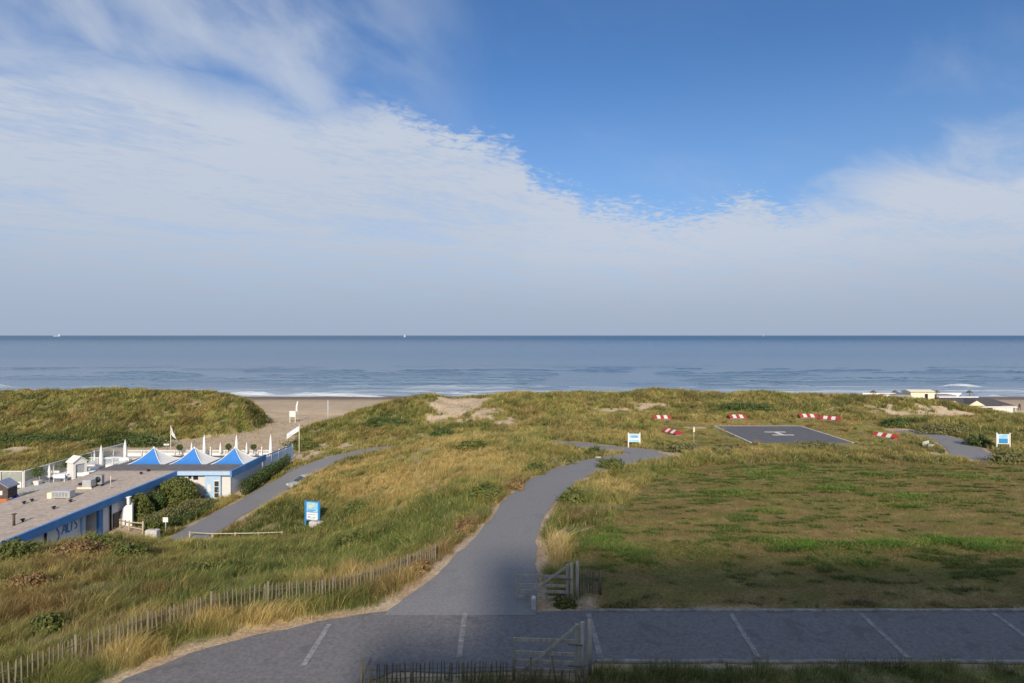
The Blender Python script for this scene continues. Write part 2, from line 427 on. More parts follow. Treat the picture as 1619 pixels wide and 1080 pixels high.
B_GREEN = [(900, 795, 2.2, 5, .9), (925, 835, 2, 3.5, .9), (1000, 750, 5, 3, .6), (890, 850, 1, 3, .8), (430, 880, 4, 3, .8), (300, 935, 3, 2, .9), (380, 930, 3, 1.5, .9), (160, 950, 2.5, 2, .7), (80, 1000, 2, 1.5, .8), (540, 900, 3, 2.5, .7), (430, 825, 6, 4, 1.25), (540, 815, 4, 4, 1.0), (820, 745, 3, 3, .5), (560, 855, 4, 2, .9), (640, 815, 4, 3, .7), (330, 905, 4, 3, .9), (420, 905, 2.5, 2, .9), (720, 820, 3, 4, .8), (700, 850, 2.5, 3, .8), (60, 870, 3, 2, .8), (870, 800, 2, 4, .6), (960, 740, 4, 4, .4), (1180, 644, 6, 2, 1.0),
           (200, 900, 3, 2, .7), (610, 660, 7, 3, .9), (720, 680, 7, 2, .8), (500, 685, 6, 3, .8), (200, 695, 14, 2.5, 1.1), (60, 697, 14, 2.5, 1.1), (640, 740, 4, 3, .6), (860, 830, 1.5, 3, .8)]
B_BROWN = [(95, 895, 2, 2, .9), (190, 905, 3, 1.5, .7), (60, 965, 2.5, 2, .9), (240, 940, 2, 1.2, .7), (620, 905, 3, 2, .8), (800, 800, 1.2, 4, .8), (830, 765, 1.5, 3, .6), (360, 835, 3, 2, .5), (910, 815, 1.2, 2.5, .6), (690, 880, 1.5, 3, .9), (740, 835, 1.3, 3, .8), (640, 920, 2, 1.5, .8), (40, 960, 3, 3, .7), (120, 990, 3, 2, .6), (160, 875, 4, 2, .6), (860, 790, 1.2, 5, .5), (590, 930, 3, 1.2, .6), (130, 865, 4, 2, .7)]
B_LUSH = [(1262, 862, 1.6, 1.1, 1.0), (1400, 862, 2.2, .8, .8), (1500, 858, 2, .8, .9), (1570, 862, 2.4, 1.2, 1.0), (960, 858, 1.2, 1.4, .9), (1330, 862, 1.6, .8, .6), (1000, 872, 2, 1.6, .5), (1310, 772, 3.2, 1.2, .7), (1455, 788, 3.5, 1.5, .7),
          (1390, 752, 3.5, 1, .6), (1215, 748, 4, 1.2, .6), (1170, 780, 2.5, .8, .6), (1540, 755, 3.5, 1, .6), (1040, 745, 4, 3, .4), (1340, 885, 2.5, 1, .45), (1100, 872, 3, 1.5, .35), (1430, 800, 2.2, .8, .6), (1205, 808, 1.5, .6, .5)]
def lerp(a, b, t): return a + (np.asarray(b) - a) * t[..., None]
OLIVE, GREEN, DARK, STRAW, BROWN, SAND = (.230, .222, .062), (.105, .148, .032), (.055, .078, .022), (.43, .325, .125), (.205, .135, .058), (.45, .355, .255)
def flora(x, y):
    """ground colour, grass colour, grass height and density at points of the plan"""
    sh = np.shape(x)
    D, Z = paths_dist(x, y); pd = D.min(0)
    n1, n2, n3 = fbm(x, y, 9, 4, 21), fbm(x, y, 3.2, 4, 33), fbm(x, y, 1.1, 3, 45)
    far = sst(y, 70, 100)
    c = np.ones(sh + (3,)) * np.asarray(OLIVE)
    c = lerp(c, GREEN, sst(n1 + (n2 - .5) * .9, .44, .62) * (1 - .45 * far))
    c = lerp(c, STRAW, sst(n2 + (n3 - .5) * .9, .52, .70) * .50)
    c = lerp(c, BROWN, sst(fbm(x, y, 3.4, 4, 57), .52, .62) * .5)
    c = lerp(c, DARK, sst(fbm(x, y, 2.2, 4, 71), .53, .64) * .6)
    wob = .55 + .9 * n2
    c = lerp(c, GREEN, sst(y, 50, 40) * sst(x, -1, -5) * sst(n2 + (n1 - .5) * .8, .34, .56) * .75)
    c = lerp(c, GREEN, np.clip(blobs(x, y, B_GREEN) * wob * 1.1, 0, 1))
    c = lerp(c, DARK, np.clip(blobs(x, y, B_GREEN) * wob - .35, 0, .8))
    c = lerp(c, BROWN, np.clip(blobs(x, y, B_BROWN) * wob * 1.2, 0, .9))
    st = blobs(x, y, B_STRAW)
    c = lerp(c, STRAW, np.clip(st * wob * 1.5, 0, 1))
    h = (.38 + .5 * n2) * (.75 + .5 * n1)
    h = h * (1 + .35 * far)
    dens = np.clip(.30 + 1.5 * sst(n3 + (n2 - .5) * .5, .3, .62), 0, 1.6)
    h = h * (.55 + .7 * sst(n3, .3, .68)) * .9
    # mown lawn
    ld, _ = polydist(x, y, LAWN, True); lin = inpoly(x, y, LAWN)
    sd = np.where(lin, ld, -ld) + (n3 - .5) * 1.6
    lw = sst(sd, -.5, .6)
    ln = fbm(x, y * 1.9, 5.0, 5, 91); ln2 = fbm(x, y * 2.2, 1.5, 4, 93)
    lc = np.ones(sh + (3,)) * np.array((.190, .158, .050))
    lc = lerp(lc, (.150, .145, .040), sst(fbm(x, y * 2.0, 2.6, 5, 92), .44, .62) * .75)
    lc = lerp(lc, (.205, .140, .060), sst(fbm(x, y * 1.8, 2.2, 5, 97), .5, .66) * .7)
    lc = lerp(lc, (.31, .225, .105), sst(fbm(x, y * 2, .8, 3, 94), .54, .72) * .55)
    lc0 = lc
    tuft = sst(fbm(x, y * 2.6, 1.25, 3, 101) + (ln - .5) * .55, .62, .68)
    lc = lerp(lc, (.075, .115, .024), tuft * .85)
    lush = np.clip(blobs(x, y, B_LUSH) * (.2 + 1.7 * ln2), 0, 1)
    lc = lerp(lc, (.105, .190, .028), lush)
    lcs = lerp(lc0, lc, .35 + 0 * n1)
    edge = (1 - sst(y, 25.2, 27.5)) * sst(ln2, .35, .6)
    lc = lerp(lc, (.20, .125, .075), edge * .8)
    lc = lerp(lc, (.075, .05, .035), sst(fbm(x, y * 2.5, 2.2, 4, 103), .56, .66) * (1 - sst(y, 25.5, 29)) * .7)
    soil = lerp(c, (.34, .26, .16), (1 - sst(n3 + (n2 - .5) * .4, .27, .42)) * .7)
    soil = lerp(soil, lcs, lw) * .82
    c = lerp(c, lc, lw)
    h = h + ((.08 + .12 * tuft + .26 * lush) - h) * lw
    dens = dens + ((.55 + .4 * ln2 + .9 * tuft + 1.0 * lush) - dens) * lw
    # short turf round the landing place
    pdist, _ = polydist(x, y, PADGRASS, True); pin = inpoly(x, y, PADGRASS)
    pw = sst(np.where(pin, pdist, -pdist) + (n3 - .5) * 3, -.6, 1.2)
    pc = lerp(np.ones(sh + (3,)) * np.array((.25, .205, .058)), (.26, .165, .065), sst(n2, .45, .6) * .8)
    c = lerp(c, pc, pw * .9); h = h * (1 - .82 * pw)
    # strip in front of the fence of the flats
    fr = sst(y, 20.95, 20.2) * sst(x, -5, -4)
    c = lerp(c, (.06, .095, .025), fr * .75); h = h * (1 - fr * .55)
    # sand: beach, trodden road to it, bare dune faces and verges
    s = blobs(x, y, B_SAND)
    nn = fbm(x, y, 2.2, 4, 113)
    sand = sst(s * 1.0 + (nn - .5) * 2.0 * np.minimum(1, s * 3) + (n3 - .5) * .7 * np.minimum(1, s * 3), .42, .66)
    rd, _ = polydist(x, y, SANDROAD, True); rin = inpoly(x, y, SANDROAD)
    sand = np.maximum(sand, sst(np.where(rin, rd, -rd) + (n3 - .5) * 3.2, -.7, .8))
    sand = np.maximum(sand, sst(y + (n2 - .5) * 9, 125, 131))
    verge = np.where((D[0] < D[1]) & (D[0] < D[3]),   .18 + .5 * sst(n2, .38, .6), .10 + .35 * sst(n2, .4, .6))
    verge = np.where((x < 0) & (D[3] < 1.5), .28 + .45 * sst(n2, .38, .6), verge)
    sand = np.maximum(sand, 1 - sst(pd, verge * .5, verge + .25))
    tr, _ = polydist(x, y, [(17, 66.3), (26, 65.6), (40, 65.8), (53, 65.0)])
    sand = np.maximum(sand, (1 - sst(tr + (n3 - .5) * 1.6, .35, .95)) * .8)
    for (x0, x1, y0, y1, pz) in PADS[:2]:
        d = np.maximum(np.maximum(x0 - x, x - x1), np.maximum(y0 - y, y - y1))
        sand = np.maximum(sand, 1 - sst(d, .1, .7))
    sc = np.ones(sh + (3,)) * np.asarray(SAND)
    sc = lerp(sc, (.36, .265, .18), sst(fbm(x, y, 1.3, 4, 120), .45, .7) * .6)
    sc = lerp(sc, (.30, .20, .12), (1 - sst(pd, .2, 1.2)) * sst(n3, .4, .6) * .7)
    fo = blobs(x, y, [(-170 + 0 + 0 + 380, 700, .01, .01, 0)])
    dens = dens * (1 - sand) ** 1.5 + .04 * sand * (y < 122)
    h = np.where(sand > .5, h * .6, h)
    for mx_, my_ in [ad(px, py, dd)[:2] for px, py, dd in ((1046, 660, 95), (1165, 660, 95), (1277, 661, 95), (1312, 663.5, 92), (1063, 687, 80), (1400, 690, 79.5))]:
        h = np.where((np.abs(x - mx_) < 2.2) & (y < my_ + .8) & (y > my_ - 4), np.minimum(h, .14), h)      # kept short round the markers
    dens = np.where(pd < .02, 0, dens)
    d = np.maximum(np.maximum(30.7 - x, x - 44.6), np.maximum(73.6 - y, y - 87.6)); dens = np.where(d < 0, 0, dens)
    hsc = np.clip(st - .6, 0, 1) * (y < 36) * (x > 0)
    c = lerp(c, (.52, .41, .20), np.clip(hsc * 1.6, 0, 1)); dens = np.maximum(dens, hsc * 3)
    h = h * (1 + 2.2 * hsc); dens = dens * (1 + hsc)
    soil = soil * (.8 + .5 * n3[..., None])
    wet = sst(y + (n1 - .5) * 6, 166, 177)
    sc = lerp(sc, (.17, .135, .11), wet)
    sc = lerp(sc, (.36, .275, .205), sst(y, 140, 160) * (1 - wet) * sst(fbm(x * .25, y, 6, 3, 130), .4, .6) * .8)
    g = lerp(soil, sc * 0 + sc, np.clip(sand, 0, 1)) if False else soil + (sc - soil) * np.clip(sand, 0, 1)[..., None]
    return g, c, h, dens, lw, sand

# ------------------------------------------------------------------ the ground
xs = np.r_[[-30000, -8000, -2500, -900, -400, -220, -160], np.arange(-132, 132.01, .5), [160, 220, 400, 900, 2500, 8000, 30000]]
ys = np.r_[[-400, -120, -50, -20, -8, 0, 4, 7], np.arange(10, 150.01, .5), np.arange(152, 215, 2.0), [230, 260, 320]]
X, Y = np.meshgrid(xs, ys)
ZZ = land(X, Y)
inner = (X >= GX[0]) & (X <= GX[-1]) & (Y >= GY[0]) & (Y <= GY[-1])
ZZ = np.where(inner, hgt(X, Y), ZZ)
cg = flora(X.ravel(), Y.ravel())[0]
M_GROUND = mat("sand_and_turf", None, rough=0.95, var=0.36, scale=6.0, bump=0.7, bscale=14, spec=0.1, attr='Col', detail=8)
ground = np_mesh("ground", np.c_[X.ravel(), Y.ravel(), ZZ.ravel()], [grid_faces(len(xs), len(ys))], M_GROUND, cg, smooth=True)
tag(ground, "sandy dune ground under the grass and the beach", kind='structure')

# ------------------------------------------------------------------ grass
def blades(name, n, lo, hi, pick, power, seed, material, wide=1.0, lean=.38, fan=1.12):
    rng = np.random.default_rng(seed)
    # more blades per square metre near the flats, fewer and broader ones far out
    u = rng.random(n)
    a = 2.0 - power
    d = (lo ** a + u * (hi ** a - lo ** a)) ** (1 / a)
    x = (rng.random(n) * 2 - 1) * d * .9 * fan
    g, c, h, dens, lw, sand = flora(x, d)
    keep = pick(x, d, lw, sand) & (rng.random(n) * 1.6 < dens)
    x, d, c, h, lw = x[keep], d[keep], c[keep], h[keep], lw[keep]
    n = len(x)
    z = hgt(x, d) - .03
    h = h * rng.uniform(.55, 1.25, n)
    w = .013 * (d / 25) ** 1.25 * rng.uniform(.6, 1.3, n) * wide
    th = rng.uniform(0, 2 * np.pi, n)
    sw = fbm(x, d, 2.6, 3, 5) * 4 * np.pi            # tussocks swirl and lodge in the sea wind
    la = .25 + .75 * sst(fbm(x, d, 1.9, 2, 6), .35, .7)
    lx = (np.cos(sw) * la * .6 + .15 + rng.normal(0, lean, n)) * h; ly = (np.sin(sw) * la * .6 + rng.normal(0, lean, n)) * h
    cx, sx = np.cos(th) * w / 2, np.sin(th) * w / 2
    V = np.empty((n, 5, 3), np.float32)
    for k, (f, wd, lf) in enumerate([(0, 1, 0), (0, -1, 0), (.55, -.8, .32), (.55, .8, .32), (1, 0, 1)]):
        V[:, k, 0] = x + cx * wd + lx * lf
        V[:, k, 1] = d + sx * wd + ly * lf
        V[:, k, 2] = z + h * f * (1 - .12 * abs(lf))
    v = rng.uniform(.62, 1.40, n)[:, None]
    dry = (rng.random(n) < .14)[:, None] * (1 - lw[:, None])
    cc = c * v
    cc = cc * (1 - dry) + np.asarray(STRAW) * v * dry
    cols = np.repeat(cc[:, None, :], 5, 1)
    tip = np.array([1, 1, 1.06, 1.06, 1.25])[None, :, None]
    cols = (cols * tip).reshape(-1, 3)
    i = (np.arange(n) * 5)[:, None]
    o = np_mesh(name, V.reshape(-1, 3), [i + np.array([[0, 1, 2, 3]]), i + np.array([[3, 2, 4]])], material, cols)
    return o
M_GRASS = mat("grass_blades", None, rough=0.6, var=0.06, scale=.6, spec=0.25, attr='Col', trans=.25, detail=2)
KG = 1.0
g1 = blades("dune_grass", int(1800000 * KG), 17.5, 124, lambda x, y, lw, s: (lw < .5), 1.45, 11, M_GRASS)
tag(g1, "long olive and straw coloured marram grass over the dunes", "grass", kind='stuff')
g2 = blades("lawn_grass", int(900000 * KG), 24.3, 64, lambda x, y, lw, s: (lw >= .5), 1.2, 12, M_GRASS, wide=1.7, lean=.9)
tag(g2, "short patchy brown and green turf of the level field", "grass", kind='stuff')

MARKERS = [ad(px, py, d)[:2] for px, py, d in ((1046, 660, 95), (1165, 660, 95), (1277, 661, 95), (1312, 663.5, 92), (1063, 687, 80), (1400, 690, 79.5))]
def tussocks(name, n, nb, lo, hi, seed, material):
    """separate clumps of marram, each a burst of blades from one root"""
    rng = np.random.default_rng(seed)
    u = rng.random(n); a = .75
    d = (lo ** a + u * (hi ** a - lo ** a)) ** (1 / a); x = (rng.random(n) * 2 - 1) * d * 1.0
    g, c, h, dens, lw, sand = flora(x, d)
    D, _ = paths_dist(x, d)
    keep = (D.min(0) > .45) & (h > .06) & (rng.random(n) < np.clip(.75 + sand * .4 - .86 * lw + blobs(x, d, B_LUSH) * lw * 1.2, 0, 1)) & (d < 123) & ~((sand > .8) & (rng.random(n) < .8))
    pd = np.maximum(np.maximum(30.5 - x, x - 44.8), np.maximum(73.4 - d, d - 87.8)); keep &= pd > 0
    for (x0, x1, y0, y1, pz) in PADS[:2]: keep &= np.maximum(np.maximum(x0 - x, x - x1), np.maximum(y0 - d, d - y1)) > .3
    keep &= ~inpoly(x, d, SANDROAD)
    keep &= blobs(x, d, B_SAND) < rng.uniform(.2, .9, n)
    for mx_, my_ in MARKERS: keep &= (np.abs(x - mx_) > 2.4) | (d > my_ + .8) | (d < my_ - 5)
    pg = inpoly(x, d, PADGRASS); keep &= ~(pg & (rng.random(n) < .85))
    x, d, c, lw = x[keep], d[keep], c[keep], lw[keep]; n = len(x)
    kind = rng.random(n)[:, None]
    base = np.where(kind < .38, (.17, .20, .075), np.where(kind < .66, (.26, .25, .09), np.where(kind < .84, (.38, .31, .14), (.085, .115, .035))))
    base = base * .35 + c * .65
    base = base * (1 - lw[:, None]) + np.array((.10, .175, .035)) * lw[:, None]
    big = rng.uniform(.55, 1.15, n) * (1 + .006 * d) * (1 - .62 * lw)
    i = np.repeat(np.arange(n), nb); m = len(i)
    th = rng.uniform(0, 2 * np.pi, m); out = rng.uniform(.05, .85, m); H = big[i] * rng.uniform(.45, 1.0, m) * .72
    rr = .16 * big[i] * np.sqrt(rng.random(m))
    X0 = x[i] + np.cos(th) * rr; Y0 = d[i] + np.sin(th) * rr; Z0 = hgt(X0, Y0) - .04
    lx = np.cos(th) * out * H + .15 * H; ly = np.sin(th) * out * H
    w = .015 * (d[i] / 25) ** 1.1 * rng.uniform(.6, 1.2, m); fa = th + np.pi / 2 + rng.normal(0, .6, m)
    cx, sx = np.cos(fa) * w / 2, np.sin(fa) * w / 2
    V = np.empty((m, 5, 3), np.float32)
    for k, (f, wd, lf) in enumerate([(0, 1, 0), (0, -1, 0), (.62, -.8, .34), (.62, .8, .34), (1, 0, 1)]):
        V[:, k, 0] = X0 + cx * wd + lx * lf; V[:, k, 1] = Y0 + sx * wd + ly * lf; V[:, k, 2] = Z0 + H * f * (1 - .25 * out * abs(lf))
    cc = base[i] * rng.uniform(.7, 1.3, m)[:, None]
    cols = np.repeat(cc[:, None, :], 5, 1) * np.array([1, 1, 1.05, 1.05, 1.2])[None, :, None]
    j = (np.arange(m) * 5)[:, None]
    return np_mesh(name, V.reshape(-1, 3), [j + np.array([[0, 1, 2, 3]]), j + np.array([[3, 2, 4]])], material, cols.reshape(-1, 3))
g3 = tussocks("marram_grass", 16000, 34, 18, 124, 77, M_GRASS)
tag(g3, "clumped grey green and straw marram tussocks scattered over dunes and banks", "grass", kind='stuff')

# ------------------------------------------------------------------ asphalt
M_PATH = mat("pale_asphalt", (.190, .188, .196), rough=0.85, var=0.16, scale=8, bump=0.25, bscale=40, spec=0.25, detail=9, stain=[(.35, .55, (.155, .155, .165), .5), (1.1, .61, (.25, .225, .20), .5), (2.6, .68, (.34, .28, .22), .5)])
M_ROAD = mat("old_dark_asphalt", (.150, .145, .152), rough=0.85, var=0.26, scale=7, bump=0.4, bscale=30, spec=0.25, detail=12, stain=[(.55, .56, (.105, .10, .108), .6), (1.6, .60, (.21, .185, .165), .55), (3.1, .66, (.30, .25, .20), .5)])
M_LINE = mat("worn_paint", (.215, .21, .215), rough=0.8, var=0.4, scale=5)
def ribbon(name, edges, up, m, n=7):
    """a paved strip between two edge lines, lying on the land"""
    L_, R_ = edges
    def dens(P):
        P = np.array([p[:2] for p in P], float)
        t = np.arange(len(P)); tt = np.linspace(0, len(P) - 1, (len(P) - 1) * 10 + 1)
        out = []
        for k in range(2):
            # catmull-rom
            p = P[:, k]; pe = np.r_[2 * p[0] - p[1], p, 2 * p[-1] - p[-2]]
            i = np.minimum(tt.astype(int), len(p) - 2); f = tt - i
            p0, p1, p2, p3 = pe[i], pe[i + 1], pe[i + 2], pe[i + 3]
            out.append(.5 * (2 * p1 + (p2 - p0) * f + (2 * p0 - 5 * p1 + 4 * p2 - p3) * f ** 2 + (3 * p1 - p0 - 3 * p2 + p3) * f ** 3))
        return np.stack(out, 1)
    A, B = dens(L_), dens(R_)
    # slightly ragged, sanded-over rims
    arc = np.r_[0, np.cumsum(np.hypot(*np.diff(A, axis=0).T))]
    wl = (fbm(arc, arc * 0 + 3.3, 1.6, 3, 7) - .5) * .42; wr = (fbm(arc, arc * 0 + 8.1, 1.6, 3, 9) - .5) * .42
    U = (B - A) / np.maximum(np.hypot(*(B - A).T), .01)[:, None]
    A = A + U * wl[:, None]; B = B - U * wr[:, None]
    t = np.linspace(0, 1, n)[None, :, None]
    G = A[:, None] * (1 - t) + B[:, None] * t
    z = hgt(G[..., 0], G[..., 1]) + up
    V = np.concatenate([G, z[..., None]], -1).reshape(-1, 3)
    o = np_mesh(name, V, [grid_faces(n, len(A))], m, smooth=True)
    return tag(o, kind='structure')
def sides(C, w):
    P = np.array([c[:2] for c in C]); T = np.gradient(P, axis=0); T /= np.hypot(*T.T)[:, None]
    Nn = np.c_[-T[:, 1], T[:, 0]]
    return P + Nn * w, P - Nn * w
def paved(name, poly, up, m, step=.6):
    bm = bmesh.new()
    vs = [bm.verts.new((p[0], p[1], 0)) for p in poly]
    f = bm.faces.new(vs); bmesh.ops.triangulate(bm, faces=[f])
    for v in bm.verts: v.co.z = up
    me = bpy.data.meshes.new(name); bm.to_mesh(me); bm.free(); me.materials.append(m)
    o = bpy.data.objects.new(name, me); COL.objects.link(o)
    return tag(o, kind='structure')
rp = []
for i, p in enumerate(ROADPOLY):        # ragged kerbless rim
    q = ROADPOLY[(i + 1) % len(ROADPOLY)]
    L0 = math.hypot(q[0] - p[0], q[1] - p[1]); k = max(1, int(L0 / .5))
    for j in range(k):
        t = j / k; x, y = p[0] + (q[0] - p[0]) * t, p[1] + (q[1] - p[1]) * t
        w = float(fbm(np.array([x]), np.array([y]), 1.3, 3, 14)[0] - .5) * .3
        nx, ny = (q[1] - p[1]) / L0, -(q[0] - p[0]) / L0
        rp.append((x + nx * w, y + ny * w))
paved("road", rp, .035, M_ROAD)
ribbon("path", (MAIN_L, MAIN_R), .045, M_PATH)
ribbon("branch_path", sides(LEFT_C, np.interp([c[0] for c in LEFT_C], [-28.6, -26.2, -18, -8], [1.75, 2.5, 2.4, 1.75])[:, None]), .041, M_PATH)
ribbon("side_path", sides(RIGHT_C, 2.0), .041, M_PATH)
def kerb(y, x0, x1):
    nn = int((x1 - x0) / .6); xk = np.linspace(x0, x1, nn + 1); wob = (fbm(xk, xk * 0 + y, 1.1, 3, 19) - .5) * .16
    V = np.concatenate([np.c_[xk, np.full_like(xk, y + o) + wob, np.full_like(xk, z)] for o, z in ((-.09, .02), (-.08, .085), (.08, .085), (.09, .02))])
    m = nn + 1; i = np.arange(nn)[:, None]
    F = np.concatenate([i + np.array([[k * m, k * m + 1, (k + 1) * m + 1, (k + 1) * m]]) for k in range(3)])
    return V, F
for yk, x0k in ((24.74, 3.0), (20.86, 3.1)):
    V_, F_ = kerb(yk, x0k, 130)
    tag(np_mesh("kerb", V_, [F_], mat("kerb_concrete", (.235, .22, .205), rough=0.9, var=0.5, scale=3, bump=.3)), "worn flush kerb of the road", kind='structure')
bm = bmesh.new()
def mark(bm, a, b, w, z):
    d = Vector((b[0] - a[0], b[1] - a[1])).normalized(); n = Vector((-d.y, d.x)) * w / 2
    bm.faces.new([bm.verts.new((p[0] + s * n.x, p[1] + s * n.y, z)) for p, s in ((a, -1), (b, -1), (b, 1), (a, 1))])
for px0, px1 in ((735, 726), (930, 950), (1155, 1200), (1360, 1436), (1570, 1668), (1790, 1900), (2005, 2130)):
    y0, y1 = 24.5, 21.1
    mark(bm, ((px0 - CX) / FPX * y0, y0), ((px1 - CX) / FPX * y1, y1), .21, .0505)
mark(bm, (-7.55, 23.55), (-7.55, 20.6), .21, .0505)
me = bpy.data.meshes.new("road_markings"); bm.to_mesh(me); bm.free(); me.materials.append(M_LINE)
o = bpy.data.objects.new("road_markings", me); COL.objects.link(o); tag(o, "worn pale lines between the parking bays", kind='structure')

# ------------------------------------------------------------------ the sea
SEA = -8.15
us = np.linspace(-1.45, 1.45, 420)
yy = [176.0]
while yy[-1] < 420: yy.append(yy[-1] + .55 + (yy[-1] - 176) * .006)
while yy[-1] < 32000: yy.append(yy[-1] * 1.045)
yy = np.array(yy)
U, Yg = np.meshgrid(us, yy)
Xg = U * (Yg + 40)
ph = Yg + (fbm(Xg, Yg, 60, 3, 200) - .5) * 26
def ridge(p, lam, sharp):
    return np.exp(sharp * (np.cos(2 * np.pi * p / lam) - 1))
near = 1 - sst(Yg, 260, 420)
amp1 = sst(fbm(Xg * .3, Yg * 1.1, 14, 3, 211), .47, .60)
W = ridge(ph, 17.0, 7) * 1.35 * amp1 * near * sst(Yg, 178, 192)
W += ridge(Yg + (fbm(Xg, Yg, 35, 3, 220) - .5) * 16, 8.5, 2) * .16 * near * fbm(Xg * .4, Yg, 12, 3, 215)
W += (fbm(Xg * .35, Yg, 9, 4, 230) - .5) * .35 * (1 - sst(Yg, 420, 700))
# white water: broken crests in the surf and the lace behind them
lineA = np.exp(-((Yg - 221 - (fbm(Xg, Xg * 0, 40, 3, 240) - .5) * 10) / 1.0) ** 2) * .85 * sst(fbm(Xg, Xg * 0 + 5, 45, 3, 241), .38, .46)
lineB = np.exp(-((Yg - 205 - (fbm(Xg, Xg * 0 + 9, 40, 3, 242) - .5) * 10) / 1.1) ** 2) * sst(fbm(Xg, Xg * 0 + 15, 30, 3, 243), .36, .5)
lace = (1 - sst(Yg, 200, 226)) * (.15 + .42 * sst(fbm(Xg * .25, Yg, 3.0, 4, 244), .42, .62))
edgef = np.exp(-((Yg - 188.8 - (fbm(Xg, Xg * 0 + 2, 14, 3, 245) - .5) * 5) / .9) ** 2) * .7
foam = np.clip(np.maximum(np.maximum(lineA, lineB), np.maximum(lace, edgef)), 0, 1)
Zs = SEA + W
m = bpy.data.materials.new("sea_water"); m.use_nodes = True
nt = m.node_tree; N, L = nt.nodes.new, nt.links.new
b = nt.nodes['Principled BSDF']
a = N('ShaderNodeAttribute'); a.attribute_name = 'Col'
mx = N('ShaderNodeMix'); mx.data_type = 'RGBA'; L(a.outputs['Fac'], mx.inputs[0])
tc = N('ShaderNodeTexCoord')
def wav(sc, scale, det):
    mp = N('ShaderNodeMapping'); mp.inputs['Scale'].default_value = sc; L(tc.outputs['Object'], mp.inputs[0])
    nz = N('ShaderNodeTexNoise'); nz.inputs['Scale'].default_value = scale; nz.inputs['Detail'].default_value = det; L(mp.outputs[0], nz.inputs['Vector'])
    return nz.outputs['Fac']
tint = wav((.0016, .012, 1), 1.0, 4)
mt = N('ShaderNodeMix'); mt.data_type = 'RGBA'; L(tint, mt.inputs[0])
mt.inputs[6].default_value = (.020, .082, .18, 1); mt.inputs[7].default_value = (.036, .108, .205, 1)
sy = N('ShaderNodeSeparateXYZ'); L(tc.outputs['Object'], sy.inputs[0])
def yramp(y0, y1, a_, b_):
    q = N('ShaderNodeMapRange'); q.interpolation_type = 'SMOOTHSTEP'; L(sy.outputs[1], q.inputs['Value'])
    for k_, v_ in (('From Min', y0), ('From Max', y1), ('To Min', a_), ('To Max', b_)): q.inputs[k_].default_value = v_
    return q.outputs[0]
ms_ = N('ShaderNodeMix'); ms_.data_type = 'RGBA'      # pale sandy shallows, deep blue offshore; brighter nearshore sky reflection painted in too
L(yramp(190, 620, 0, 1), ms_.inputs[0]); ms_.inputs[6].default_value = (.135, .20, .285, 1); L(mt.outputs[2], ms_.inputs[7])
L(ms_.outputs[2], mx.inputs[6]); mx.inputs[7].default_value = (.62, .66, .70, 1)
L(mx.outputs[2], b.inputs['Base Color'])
b.inputs['IOR'].default_value = 1.333
b.inputs['Specular IOR Level'].default_value = .5
rr = N('ShaderNodeMapRange'); L(a.outputs['Fac'], rr.inputs['Value']); L(yramp(200, 3500, .16, .40), rr.inputs['To Min']); rr.inputs['To Max'].default_value = .9
L(rr.outputs[0], b.inputs['Roughness'])
w1 = wav((.10, .35, 1), 1.0, 6); w2 = wav((.35, 1.1, 1), 1.0, 4)
ad_ = N('ShaderNodeMath'); ad_.operation = 'ADD'; L(w1, ad_.inputs[0]); L(w2, ad_.inputs[1])
bp = N('ShaderNodeBump'); bp.inputs['Strength'].default_value = 1.0; bp.inputs['Distance'].default_value = .6
L(ad_.outputs[0], bp.inputs['Height']); L(bp.outputs[0], b.inputs['Normal'])
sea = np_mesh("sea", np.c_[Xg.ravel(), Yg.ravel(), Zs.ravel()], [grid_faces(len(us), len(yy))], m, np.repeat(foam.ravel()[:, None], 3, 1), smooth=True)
tag(sea, "blue grey sea with low surf", kind='structure')

